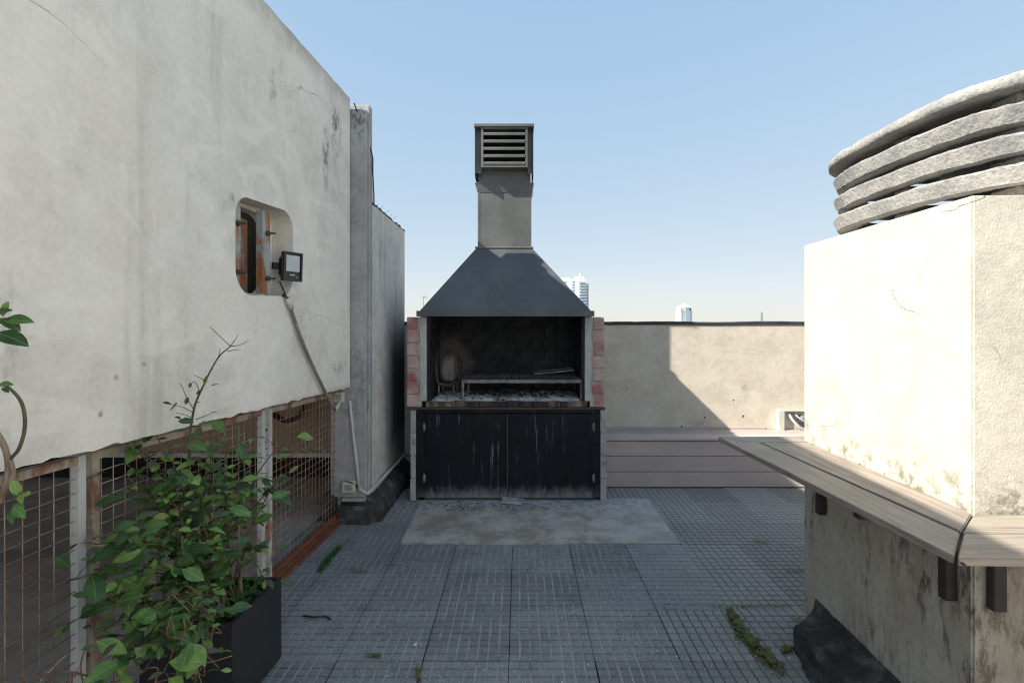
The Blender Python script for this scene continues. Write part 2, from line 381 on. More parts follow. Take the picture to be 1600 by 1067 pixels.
M['brown_steel'] = surf('dark_brown_steel', (.035, .028, .027), (.05, .04, .037), 6, .55, bump=.3)
M['white_steel'] = surf('worn_white_paint', (.5, .52, .53), (.42, .43, .43), 5, .55, bump=.3, dirt=(.28, .12, .06), dsc=(7, 7, 5), dlo=.55, dhi=.68, damt=.85)
M['rusty_white'] = surf('rusted_white_paint', (.42, .38, .33), (.3, .26, .22), 5, .75, bump=.7, bsc=60, dirt=(.17, .07, .035), dsc=(6, 6, 3), dlo=.46, dhi=.6, damt=.9)
M['rust'] = surf('rust', (.20, .075, .04), (.13, .05, .03), 12, .9, bump=.8, bsc=60, dirt=(.35, .2, .13), dsc=(10, 10, 10), dlo=.58, dhi=.72, damt=.5)
M['wire'] = surf('rusted_wire', (.34, .21, .13), (.24, .13, .075), 5, .8, metal=.1, dirt=(.42, .38, .30), dsc=(2, 2, 2), dlo=.48, dhi=.6, damt=.9)
M['galv'] = surf('galvanised_steel_with_rust', (.36, .40, .39), (.3, .34, .33), 8, .5, metal=.25, bump=.3, dirt=(.30, .12, .05), dsc=(8, 8, 3.5), dlo=.44, dhi=.54, damt=.97)
M['pvc'] = surf('grey_white_conduit', g(.52), g(.44), 6, .5, bump=.2, dirt=(.2, .2, .2), dlo=.6, dhi=.75, damt=.5)
M['pvc_dirty'] = surf('weathered_conduit', (.25, .21, .17), (.17, .14, .115), 9, .7, bump=.4, dirt=(.4, .4, .4), dlo=.6, dhi=.7)
M['ivory'] = surf('aged_ivory_plastic', (.55, .55, .46), (.48, .49, .42), 8, .5, bump=.2, dirt=(.2, .2, .15), dsc=(20, 20, 20), dlo=.55, dhi=.7, damt=.5)
M['green_glass'] = surf('dusty_green_cover', (.2, .27, .24), (.26, .32, .29), 30, .3, bump=.2)
M['blackp'] = surf('black_plastic', g(.018), g(.026), 9, .42, bump=.15)
M['planter'] = surf('anthracite_planter', g(.018, (.95, 1, 1.1)), g(.024, (.95, 1, 1.1)), 4, .45, bump=.15, bsc=40, dirt=(.25, .25, .26), dsc=(22, 22, 16), dlo=.68, dhi=.74, damt=.6)
M['soil'] = surf('soil', (.04, .03, .02), (.02, .015, .01), 20, 1, bump=1, bsc=50)
M['brown_wall'] = surf('brown_render', (.36, .285, .215), (.30, .24, .19), 2, .9, bump=.6, bsc=40, dirt=(.08, .07, .06), dsc=(3, 3, 1), dlo=.5, dhi=.8, damt=.4)
M['ledge'] = surf('pale_ledge', g(.62), g(.5), 4, .9, dirt=(.07, .07, .07), dsc=(5, 5, 9), dlo=.5, dhi=.65)
M['wood'] = surf('old_board', (.15, .10, .07), (.09, .06, .045), 5, .85, dirt=(.04, .03, .025), dsc=(2, 20, 20))
M['twig'] = surf('dry_twig', (.24, .15, .095), (.15, .09, .06), 30, .9)
M['stem'] = surf('green_brown_stem', (.11, .10, .045), (.07, .055, .03), 25, .7)
M['cane'] = surf('woody_stem', (.16, .11, .075), (.24, .19, .14), 25, .8)
def leafmat(name, c1, c2, vein, rough=.42):
    m = NT(name)
    uv = m.n('UVMap').outputs[0]; sp = m.n('SeparateXYZ'); m.l(uv, sp.inputs[0])
    u = m.math('ABSOLUTE', m.math('SUBTRACT', sp.outputs[0], .5))
    mid = m.ramp(u, .015, .06, .8, 0)
    vv = m.math('SINE', m.math('MULTIPLY', m.math('SUBTRACT', sp.outputs[1], m.math('MULTIPLY', u, .9)), 50.))
    side = m.ramp(vv, .75, 1., 0, .3)
    c = m.mix(m.ramp(m.noise(11, 3), .35, .65), c1, c2)
    c = m.mix(m.ramp(m.noise(45, 4, .7), .58, .72, 0, .35), c, vein)
    k = m.math('MULTIPLY_ADD', m.noise(33, 1), 1.1, .5)
    hs = m.n('HueSaturation'); m.put(hs.inputs['Value'], k); m.put(hs.inputs['Color'], c); c = hs.outputs[0]
    c = m.mix(m.math('MAXIMUM', mid, side), c, vein)
    m.done(c, rough, 0, m.bump(m.math('ADD', vv, m.noise(60)), .25, .0012), .45)
    tr = m.n('BsdfTranslucent'); m.put(tr.inputs[0], m.mix(1., c, (1.2, 1.5, .5), 'MULTIPLY'))
    ms = m.n('MixShader'); ms.inputs[0].default_value = .25
    m.l(m.b.outputs[0], ms.inputs[1]); m.l(tr.outputs[0], ms.inputs[2]); m.l(ms.outputs[0], m.out.inputs[0])
    return m.mat
LM = [leafmat('leaf_dark', (.03, .075, .024), (.045, .10, .03), (.12, .19, .07)),
      leafmat('leaf_mid', (.065, .15, .035), (.09, .19, .045), (.19, .29, .10)),
      leafmat('leaf_young', (.12, .24, .05), (.17, .27, .065), (.26, .36, .14)),
      leafmat('leaf_bronze', (.07, .065, .05), (.05, .045, .045), (.11, .10, .08)),
      leafmat('leaf_yellowed', (.19, .20, .05), (.10, .15, .04), (.28, .24, .08))]
M['clover'] = leafmat('clover_leaf', (.03, .10, .022), (.045, .14, .03), (.07, .16, .05))
M['weed'] = leafmat('weed_leaf', (.10, .15, .035), (.16, .14, .05), (.16, .18, .06))
M['towerw'] = surf('white_tower_paint', g(.75, (1, .98, .94)), g(.7), .05, .8, bump=0)
M['towerg'] = surf('blue_grey_glass', (.28, .38, .45), (.22, .32, .40), .05, .3, bump=0)
M['lens'] = surf('lamp_glass', g(.42, (.85, .95, 1)), g(.5, (.85, .95, 1)), 3, .12, bump=0)
M['white'] = surf('white_print', g(.6), g(.6), 3, .6, bump=0)

# ---------------------------------------------------------------- far ground, towers
mb = MB(); mb.add([(-9000, -9000, -45), (9000, -9000, -45), (9000, 9000, -45), (-9000, 9000, -45)], [[0, 1, 2, 3]])
tag(mb.build('ground', surf('city_ground', (.16, .17, .16), (.24, .23, .21), .01, .9, bump=0), fixn=False), kind='structure')

def tower_a():
    D = 500; k = D/FPX
    X = lambda px: (px-VX)*k
    Z = lambda py: CH-(py-VY)*k
    t = thing('apartment_tower', 'tall white apartment tower with blue glass bays rising behind the grill hood', 'tower', (X(898), D, -45))
    MB().box(X(868), X(891.5), D+2, D+22, -45, Z(434), m=0).build('side_wing', M['towerw'], t)
    MB().box(X(891.5)+.05, X(915), D-3, D+20, -45, Z(437)).build('wall', M['towerw'], t)
    MB().box(X(899), X(912), D+1, D+12, Z(437)+.05, Z(431.5)).build('roof_block', M['towerw'], t)
    MB().tube([(X(907), D+2, Z(432)), (X(907), D+2, Z(427))], 1.1, 12).build('water_tank', M['towerw'], t)
    MB().box(X(904.5), X(914.5), D-4.2, D-3.05, -45, Z(440)).build('glass_bay', M['towerg'], t)
    MB().box(X(915)+.05, X(920), D+1, D+18, -45, Z(443)).build('corner_wing', M['towerw'], t)
    for i in range(14):
        z = Z(438)-i*3.0
        MB().box(X(903.7), X(915)+.6, D-5.4, D-4.25, z-3.0, z-2.55).build('balcony', M['towerw'], t)
    w = MB()
    w.box(-1.2, 1.2, -.15, .15, -.85, .85); wm = w.build('window', M['towerg'], t, loc=Vector((X(895.5), D-3.1, Z(438)-1.8))-wloc(t))
    wm.data.transform(Matrix.Translation(wloc(wm)))
    base = wm.data
    for i in range(1, 12): inst('window', base, (X(895.5), D-3.1, Z(438)-1.8-3*i), t)
    for i in range(12):
        inst('window', base, (X(917.6), D+.9, Z(444)-2.-3*i), t)
        inst('window', base, (X(883), D+1.9, Z(438)-2.-3*i), t, scale=(1.6, 1, 1))
tower_a()
def tower_b():
    D = 1200; k = D/FPX
    X = lambda px: (px-VX)*k
    Z = lambda py: CH-(py-VY)*k
    t = thing('office_tower', 'small distant white tower with stepped top above the back parapet', 'tower', (X(1071), D, -45))
    MB().box(X(1061.5), X(1082), D, D+30, -45, Z(486)).build('wall', M['towerw'], t)
    MB().box(X(1063), X(1080), D-1, D+28, Z(486)+.05, Z(478)).build('upper_wall', M['towerw'], t)
    MB().box(X(1068), X(1076), D+2, D+20, Z(478)+.05, Z(475.5)).build('roof_block', M['towerw'], t)
    MB().box(X(1069.8), X(1071.6), D+4, D+9, Z(475.5)+.05, Z(472.5)).build('roof_mast', M['towerw'], t)
    MB().box(X(1070.5), X(1078), D-2.2, D-1.05, -45, Z(480)).build('glass_bay', M['towerg'], t)
    for px in (1064, 1066.4):
        MB().box(X(px), X(px)+1.3, D-1.6, D-1.05, -45, Z(481)).build('window', M['towerg'], t)
    MB().box(X(1077), X(1079.4), D-2.4, D-2.25, Z(485), Z(481.5)).build('sign_panel', M['blackp'], t)
tower_b()
t = thing('antenna', 'thin rooftop television antenna seen left of the grill hood', 'antenna', at(661.5, 520, 60))
p = at(661.5, 500, 60)
MB().tube([(p.x, 60, -1), (p.x, 60, at(0, 463, 60).z)], .05, 6).build('mast', M['galv'], t)
for i, (zz, wd) in enumerate(((463.3, 1.0), (465, .8))):
    z = at(0, zz, 60).z; MB().tube([(p.x-wd/2, 60, z), (p.x+wd/2, 60, z)], .03, 6).build('crossbar', M['galv'], t)
p = at(1190, 500, 40)
tag(MB().tube([(p.x, 40, -1), (p.x, 40, at(0, 488, 40).z)], .07, 6).build('pole', surf('green_pole', (.08, .2, .17), (.07, .17, .15), bump=0)), 'short thin dark pole rising behind the back parapet near the right wall', 'pole')

# ---------------------------------------------------------------- terrace floor, tiles, slab
bld = MB(); bld.box(-8, 7, -4, 5.3, -45, -.034)
floor = tag(bld.build('terrace_floor', M['membrane']), kind='structure')
def tile_mesh(kind):
    mb = MB(); P = .1990
    mb.box(-P, P, -P, P, -.030, -.0095, m=1)
    n = 8; pit = 2*P/n
    pale = kind in ('pale', 'worn')
    gz = -.0055
    if pale:
        for i in range(1, n):
            x = -P+i*pit; w = .0044 if kind == 'pale' else .0034
            mb.add([(x-w, -P, -.0022), (x+w, -P, -.0022), (x+w, P, -.0022), (x-w, P, -.0022)], [[0, 1, 2, 3]], 2)
    for i in range(n):
        for j in range(n):
            cx = -P+(i+.5)*pit; cy = -P+(j+.5)*pit
            a = pit/2-(.0050 if kind == 'pale' else .0038); b = a+.0028
            b = min(b, pit/2-.0006); dz = R(-.0006, .0006); ea = pit/2-.0014
            xl = cx-(ea if i == 0 else a); xh = cx+(ea if i == n-1 else a); ay = pit/2-(.0058 if kind != 'worn' else .0042); yl = cy-(ea if j == 0 else ay); yh = cy+(ea if j == n-1 else ay)
            t4 = [(xl, yl, dz), (xh, yl, dz), (xh, yh, dz), (xl, yh, dz)]
            b4 = [(cx-b, cy-b, -.0096), (cx+b, cy-b, -.0096), (cx+b, cy+b, -.0096), (cx-b, cy+b, -.0096)]
            mb.add(t4+b4, [[0, 1, 2, 3], [4, 5, 1, 0], [5, 6, 2, 1], [6, 7, 3, 2], [7, 4, 0, 3]], 0)
    o = mb.build('tile', [M['tile'], M['groove_dark'], M['groove_pale']], fixn=False)
    me = o.data; bpy.data.objects.remove(o); return me
TM = {k: [tile_mesh(k) for _ in range(2)] for k in ('pale', 'dark', 'worn')}
cols = [-.05+.4*i for i in range(-4, 9)]
rows = [3.457-.4*j for j in range(-3, 9)]
for i in range(len(cols)-1):
    for j in range(len(rows)-1):
        cx = cols[i]+.2; cy = rows[j]-.2
        if -.86 < cx < 1.14 and 3.45 < cy < 4.27: continue       # slab
        if -.8 < cx < .75 and cy > 4.27: continue                # under the grill
        if cx > 1.7 and cy < 2.3: continue                       # under the chimney block
        if -1.25 > cx and cy > 3.86: continue
        kind = 'pale' if cx < .75 and cy < 3.9 else ('worn' if R(0, 1) < .35 and cx < 1.2 else 'dark')
        if cx > .3 and cx < .8 and 2.6 < cy < 3.05: kind = 'worn'
        xx = cx
        if i == 0:
            pass
        o = inst('tile', random.choice(TM[kind]), (xx+R(-.0012, .0012), cy+R(-.0012, .0012), R(-.0022, .0018)), floor,
                 (R(-.003, .003), R(-.003, .003), R(-.003, .003)+math.pi*random.choice((0, 1))))
# small strip of tile beyond the pier and around
pv = MB(); pv.box(3.17, 5.49, -3.9, 4.64, -.033, -.002)
pv.box(-1.4, 3.165, -3.9, .245, -.033, -.002)
tag(pv.build('paving', surf('pale_paving', g(.34, (1, .99, .95)), g(.27), 3, .9, dirt=g(.12), dlo=.5, dhi=.75, damt=.5)), kind='structure')
def slab():
    mb = MB(); n = 40; pts = []
    x0, x1, y0, y1 = -.853, 1.148, 3.462, 4.36
    for i in range(n+1): pts.append((x0+(x1-x0)*i/n, y0+R(-.004, .004)))
    for i in range(1, 12): pts.append((x1+R(-.005, .005), y0+(y1-y0)*i/12))
    pts += [(x1, y1), (x0, y1)]
    for i in range(11, 0, -1): pts.append((x0+R(-.005, .005)-.02*i/12, y0+(y1-y0)*i/12))
    mb.prism(pts, -.03, .006)
    tag(mb.build('cement_slab', M['slab']), kind='structure')
slab()

# ---------------------------------------------------------------- main left wall with niche
def wx(D): return -1.581+.066*D
def rrect(a0, a1, b0, b1, r, n=6):
    out = []
    for cx, cy, s in ((a1-r, b1-r, 0), (a0+r, b1-r, 90), (a0+r, b0+r, 180), (a1-r, b0+r, 270)):
        for k in range(n+1):
            th = math.radians(s+90*k/n); out.append((cx+r*math.cos(th), cy+r*math.sin(th)))
    return out
WALL_T = .125
def main_wall():
    D0, D1, zt = -3.0, 3.8, 3.34
    bot = []; n = 240
    for i in range(n+1):
        D = D0+(D1-D0)*i/n
        z = 1.074+(3.8-D)*.0266 if D > 1.2 else 1.143
        bot.append((D, z+.010*noise.noise(Vector((D*14, 0, 0)))+.006*noise.noise(Vector((D*45, 3, 0)))))
    top = []
    for i in range(120, -1, -1):
        D = D0+(D1-D0)*i/120; top.append((D, zt+.006*noise.noise(Vector((D*9, 7, 0)))-.004*(D-2.6)))
    hole = rrect(2.425, 2.966, 1.725, 2.232, .12, 8)
    hole = [(a, b+.012*math.sin(a*9)) for a, b in hole]
    bm = bmesh.new()
    def loop(pts, x_off):
        vs_ = [bm.verts.new((wx(a)+x_off, a, b)) for a, b in pts]
        es = [bm.edges.new((vs_[i], vs_[(i+1) % len(vs_)])) for i in range(len(vs_))]
        return vs_, es
    outer = bot+top
    f, fe = loop(outer, 0); h, he = loop(hole, 0)
    bmesh.ops.triangle_fill(bm, edges=fe+he, use_beauty=True)
    # back face and sides
    bk, be = loop(outer, -WALL_T)
    hb, hbe = loop(hole, -WALL_T)
    bmesh.ops.triangle_fill(bm, edges=be+hbe, use_beauty=True)
    for A, B in ((f, bk), (h, hb)):
        for i in range(len(A)):
            j = (i+1) % len(A); bm.faces.new((A[i], A[j], B[j], B[i]))
    bmesh.ops.recalc_face_normals(bm, faces=bm.faces[:])
    # soften the niche rim
    hs_ = set(h); ed = [e for e in bm.edges if e.verts[0] in hs_ and e.verts[1] in hs_ and len(e.link_faces) == 2 and any(abs(v.co.x-(wx(v.co.y))) < 1e-5 for v in e.verts)]
    me = bpy.data.meshes.new('wall'); bm.to_mesh(me); bm.free()
    me.materials.append(M['wall'])
    root = thing('plaster_wall', 'tall pale grey weathered plaster wall on the left with a rounded niche', 'wall', (wx(2), 2, 1.1))
    o = bpy.data.objects.new('wall_panel', me); COL.objects.link(o); o.parent = root; me.transform(Matrix.Translation(-wloc(root)))
    # inner niche: a back panel with a smaller rounded opening, black box for the dark behind
    xb = -WALL_T+.006
    inner = rrect(2.44, 2.945, 1.74, 2.21, .12, 8)
    bm = bmesh.new(); outerq = [(2.38, 1.68), (3.0, 1.68), (3.0, 2.28), (2.38, 2.28)]
    def loop2(pts, x):
        vs_ = [bm.verts.new((wx(a)+x, a, b)) for a, b in pts]
        return vs_, [bm.edges.new((vs_[i], vs_[(i+1) % len(vs_)])) for i in range(len(vs_))]
    a1, e1 = loop2(outerq, -WALL_T-.002); a2, e2 = loop2(inner, -WALL_T-.002)
    bmesh.ops.triangle_fill(bm, edges=e1+e2, use_beauty=True)
    a3, e3 = loop2(inner, -WALL_T-.07)
    for i in range(len(a2)):
        j = (i+1) % len(a2); bm.faces.new((a2[i], a2[j], a3[j], a3[i]))
    bmesh.ops.recalc_face_normals(bm, faces=bm.faces[:])
    me = bpy.data.meshes.new('niche'); bm.to_mesh(me); bm.free(); me.materials.append(M['wall'])
    o = bpy.data.objects.new('niche_back', me); COL.objects.link(o); o.parent = root; me.transform(Matrix.Translation(-wloc(root)))
    MB().box(wx(2.6)-.27, wx(2.6)-.23, 2.2, 3.7, 1.5, 2.45).build('niche_darkness', M['black'], root)  # black box painting in the dark beyond the opening
    # coping membrane bits
    mb = MB()
    pts = [(wx(D)-.05, D, 3.346+.012*abs(noise.noise(Vector((D*6, 2, 2))))) for D in [2.0+i*.05 for i in range(37)]]
    mb.tube(pts, .012, 6); mb.build('coping_strip', M['bitumen'], root)
    # steel profiles inside the niche
    sp = thing('steel_bracket', 'two rusty galvanised steel channels with bolts inside the wall niche', 'bracket', (wx(2.6)-.1, 2.6, 1.74))
    def chan(D, w, d, z0, z1, xo):
        mb = MB(); x1 = wx(D)+xo
        mb.box(x1-.004, x1, D, D+w, z0, z1); mb.box(x1-d, x1-.0045, D, D+.004, z0, z1); mb.box(x1-d, x1-.0045, D+w-.004, D+w, z0, z1)
        return mb
    chan(2.45, .065, .035, 1.73, 2.21, -.028).build('channel', M['galv'], sp)
    chan(2.655, .08, .036, 1.735, 2.19, -.002).build('channel', M['galv'], sp)
    MB().box(wx(2.5)-.15, wx(2.5)-.145, 2.40, 2.78, 1.72, 2.16).build('plate', M['galv'], sp)
    for D, z, xo in ((2.48, 2.08, -.028), (2.48, 1.83, -.028), (2.70, 2.07, -.002), (2.70, 1.82, -.002)):
        x = wx(D)+xo
        b = MB().tube([(x-.01, D, z), (x+.045, D, z)], .0065, 8).build('bolt', M['iron'], sp)
        MB().tube([(x+.001, D, z), (x+.012, D, z)], .015, 6).build('nut', M['iron'], b)
main_wall()

# floodlight
def flood():
    c = at(444, 417, 2.86); c.x = wx(2.86)+.045
    t = thing('floodlight', 'small square black LED floodlight mounted at the niche edge', 'floodlight', c)
    # local frame: normal n points to the terrace and slightly to camera
    n = Vector((1, -.55, -.05)).normalized(); u = Vector((.55, 1, 0)).normalized(); w = n.cross(u)*-1
    if w.z < 0: w = -w
    mt = Matrix((u, n, w)).transposed().to_4x4(); mt.translation = c
    MB().box(-.062, .062, -.012, .012, -.085, .085, .006, mtx=mt).build('housing', M['blackp'], t)
    fr = MB()
    for a in ((-.062, -.052, -.085, .085), (.052, .062, -.085, .085), (-.052, .052, .075, .085), (-.052, .052, -.085, -.075)):
        fr.box(a[0], a[1], .0125, .021, a[2], a[3], mtx=mt)
    fr.build('bezel', M['blackp'], t)
    MB().box(-.043, .045, .0125, .0155, -.028, .066, mtx=mt).build('lens', M['lens'], t)
    pr = MB()
    for k, x in enumerate((-.012, .0, .011)): pr.box(x-.004, x+.004, .0125, .014, -.052, -.045, mtx=mt)
    for x in (.028, .036): pr.box(x-.003, x+.003, .0125, .014, -.062, -.059, mtx=mt)
    pr.build('print', M['white'], t)
    MB().box(-.05, .05, -.05, -.0125, -.055, .055, .008, mtx=mt).build('driver_box', M['blackp'], t)
    MB().box(-.075, .02, -.075, -.0505, -.02, .02, .002, mtx=mt).build('mounting_arm', M['iron'], t)
flood()
def cable(name, pts, r, mat, label, cat, n=8, group=None):
    return tag(MB().tube(bez(pts, 6), r, n).build(name, mat), label, cat, group)
def atw(px, py, off):
    r_ = (px-VX)/FPX; D = (1.581-off)/(.066-r_); return at(px, py, D)
a = atw(437, 440, .0); b = atw(444, 456, .012); c2 = atw(451, 472, .02)
root = thing('cable_conduit', 'weathered brown conduit running down the left wall from the floodlight to the mesh corner', 'conduit', c2)
MB().tube(bez([a, b, c2], 6), .005, 8).build('cable', M['blackp'], root)
MB().tube([b-Vector((0, 0, .012)), b+Vector((0, .004, -.03))], .012, 8).build('gland', M['blackp'], root)
q = [atw(452, 474, .02), atw(462, 505, .02), atw(476, 543, .022), atw(492, 579, .024), atw(508, 612, .026), atw(524, 641, .028)]
MB().tube(bez(q, 6), .0105, 10).build('conduit', M['pvc_dirty'], root)
MB().tube([q[5], at(529, 632, 3.74), at(530, 627, 3.76)], .0125, 10).build('elbow', M['pvc'], root)
MB().tube([atw(449, 466, .02), atw(455, 482, .02)], .017, 10).build('coupling', M['pvc'], root)

# pier, far wall, parapet, kerb
pr = MB(); pr.box(-1.462, -1.212, 3.822, 3.872, .205, 3.262, .004); pr.box(-1.462, -1.200, 3.874, 3.952, .2, 3.318, .006)
M['pier2'] = plaster('grey_pier_plaster', (.40, .40, .405), (.32, .32, .325), streak=.5, mould=[((-1.3, 3.8, 3.15), (1, 1, 1), .2, .7), ((-1.25, 3.83, 1.1), (1, 1, .5), .3, .35)])
tag(pr.build('pier', M['pier2']), 'narrow grey plastered pier closing the end of the tall left wall', 'pier')
fw = MB(); n = 30
topp = [(3.954+(5.06-3.954)*i/n, 2.545-.012*i/n+.010*noise.noise(Vector((i*.9, 4, 0)))) for i in range(n+1)]
vsl = [(-1.2, D, .18) for D, z in topp]+[(-1.2, D, z) for D, z in topp]+[(-1.36, D, z) for D, z in topp]+[(-1.36, D, .18) for D, z in topp]
N = n+1
fsl = [[k*N+i, k*N+i+1, (k+1)*N+i+1, (k+1)*N+i] for k in range(3) for i in range(n)]+[[0, N, 2*N, 3*N], [n, N+n, 2*N+n, 3*N+n]]
fw.add(vsl, fsl)
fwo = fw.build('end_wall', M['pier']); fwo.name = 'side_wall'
tag(fwo, 'lower plastered wall between pier and grill, stained with black soot', 'wall')
mb = MB(); mb.tube([(-1.21+R(-.01, .01), D, z+.008+R(-.004, .006)) for D, z in topp], .012, 6); mb.build('coping_strip', M['bitumen'], fwo)
for i in range(5):
    p = Vector((-1.2, 4.05+i*.13, 2.545)); MB().tube([p, p+Vector((R(-.02, .05), R(-.02, .02), R(.02, .05)))], .0012, 4).build('moss_sprig', M['stem'], fwo)
# parapet
def parapet():
    root = thing('parapet_wall', 'cream plastered parapet wall behind the bench with black bitumen top', 'wall', (2, 5.06, 0))
    n = 120; X0, X1 = -1.38, 6.6
    P = [(X0+(X1-X0)*i/n) for i in range(n+1)]
    v = [(x, 5.062, -.03) for x in P]+[(x, 5.062, 1.572+.003*noise.noise(Vector((x*3, 0, 1)))) for x in P]+[(x, 5.22, 1.575) for x in P]+[(x, 5.22, -.03) for x in P]
    N = n+1
    MB().add(v, [[k*N+i, k*N+i+1, (k+1)*N+i+1, (k+1)*N+i] for k in range(3) for i in range(n)]+[[0, N, 2*N, 3*N], [n, N+n, 2*N+n, 3*N+n]]).build('wall', M['back'], root)
    cap = MB(); pr_ = [(-.006, -.012), (-.010, .006), (.0, .020), (.05, .024), (.15, .022), (.172, .0)]
    vv = []; ff = []
    for i, x in enumerate(P):
        for (dy, dz) in pr_:
            k = .008*noise.noise(Vector((x*1.7, 8, 0)))+.003*noise.noise(Vector((x*11, 8, 0)))
            vv.append((x, 5.06+dy, 1.574+dz+(k if dz > -.01 else k*.4)))
    m_ = len(pr_)
    for i in range(n):
        for j in range(m_-1): ff.append([i*m_+j, (i+1)*m_+j, (i+1)*m_+j+1, i*m_+j+1])
    cap.add(vv, ff, 0, True).build('cap_membrane', M['bitumen'], root)
    hp = [(x, 5.10+.02*noise.noise(Vector((x, 1, 5))), 1.604+.006*noise.noise(Vector((x*1.3, 4, 0)))) for x in [.7+i*.12 for i in range(46)]]
    return root
par = parapet()
# chips in the parapet plaster
for i, (px, py, s) in enumerate(((1163, 605, 7), (1101, 652, 3), (1065, 666, 3), (1146, 625, 2.5), (1161, 650, 3))):
    p = at(px, py, 5.062); k = s/FPX*5
    poly = [(p.x+k*.5*math.cos(a)*R(.8, 1.2), p.z+k*.6*math.sin(a)*R(.8, 1.2)) for a in [j*math.pi/3.5 for j in range(7)]]
    mb = MB(); N = 7
    mb.add([(x, 5.0605, z) for x, z in poly]+[((x-p.x)*.7+p.x, 5.0615, (z-p.z)*.7+p.z) for x, z in poly], [[j, (j+1) % 7, 7+(j+1) % 7, 7+j] for j in range(7)]+[list(range(7, 14))])
    mb.build('plaster_chip', M['jamb'] if s > 5 else M['iron'], par)

# kerb (black membrane upstand) left
def sweep(name, path, prof, mat, label=None, cat=None, parent=None, kind=None, closed=True, nz=.004, seg=24):
    # path: list of (x,y, nx,ny) start/end ; prof: (offset, z)
    mb = MB(); vv = []; m_ = len(prof)
    (xa, ya), (xb, yb), (nx, ny) = path
    for i in range(seg+1):
        t_ = i/seg; x = xa+(xb-xa)*t_; y = ya+(yb-ya)*t_
        for j, (o, z) in enumerate(prof):
            q_ = nz*noise.noise(Vector((x*7, y*7, j*1.3)))
            vv.append((x+nx*(o+q_), y+ny*(o+q_), z+(q_ if z > .01 else 0)))
    ff = [[i*m_+j, (i+1)*m_+j, (i+1)*m_+(j+1) % m_, i*m_+(j+1) % m_] for i in range(seg) for j in range(m_)]
    ff += [list(range(m_)), [seg*m_+j for j in range(m_)][::-1]]
    mb.add(vv, ff, 0, True)
    o = mb.build(name, mat, parent)
    if label: tag(o, label, cat)
    if kind: o['kind'] = kind
    return o
kerb = thing('membrane_kerb', 'black asphalt membrane kerb along the foot of the sooty left wall', 'kerb', (-1.2, 4.2, 0))
sweep('kerb_run', ((-1.2, 3.852), (-1.2, 5.05), (1, 0)), [(-.22, -.03), (-.22, .198), (.0, .196), (.02, .17), (.06, .135), (.085, .115), (.10, .07), (.105, -.03)], M['membrane'], parent=kerb)
MB().box(-1.44, -1.155, 3.79, 3.850, -.03, .142, .022).build('kerb_end', M['membrane'], kerb)
MB().box(-1.395, -1.215, 3.80, 3.852, .178, .203, .002).build('ledge_strip', M['grey_block'], kerb)
# conduit along the foot of the wall, boxes
cd = thing('white_conduit', 'white plastic conduit running from the junction box down and along the kerb to the grill', 'conduit', at(562, 766, 3.78))
pts = [at(546.5, 626, 3.81), at(551, 670, 3.80), at(558, 730, 3.79), at(561, 762, 3.78)]
MB().tube(pts, .0115, 10).build('riser', M['pvc'], cd)
pts2 = bez([at(561, 762, 3.78), at(564, 765, 3.79), at(572, 770, 3.83), at(577, 768, 3.86), at(600, 744, 4.2), at(622, 721, 4.65), at(632, 711, 4.9), at(640, 713, 5.0), at(648, 716, 5.0)], 5)
MB().tube(pts2, .0125, 10).build('floor_run', M['pvc'], cd)
def jbox(px0, px1, py0, py1, D, label, tilt=0):
    a_ = at(px0, py1, D); b_ = at(px1, py0, D)
    t = thing('junction_box', label, 'junction box', ((a_.x+b_.x)/2, D, a_.z))
    MB().box(a_.x, b_.x, D-.03, D+.02, a_.z, b_.z, .005).build('box', M['ivory'], t)
    w = b_.x-a_.x; h = b_.z-a_.z
    MB().box(a_.x+w*.22, b_.x-w*.22, D-.034, D-.0305, a_.z+h*.25, b_.z-h*.25).build('cover', M['green_glass'], t)
jbox(524, 538, 612, 628, 3.78, 'weathered ivory junction box at the top corner of the mesh screen')
jbox(536.5, 556, 751, 768, 3.775, 'yellowed ivory junction box low on the grey pier above the kerb')
cable('cable', [at(537, 752, 3.77), at(546, 753, 3.74), at(556, 758, 3.76), at(560, 763, 3.78)], .005, M['blackp'], 'short black cable looped over the lower junction box on the pier', 'cable')
cable('cable', [(-1.3, 3.81, 3.30), at(578, 236, 3.9)+Vector((.01, 0, 0)), at(582, 262, 3.93), at(584, 300, 3.95), at(584.5, 318, 3.97)], .005, M['blackp'], 'thin black cable hanging down the edge of the pier top', 'cable')

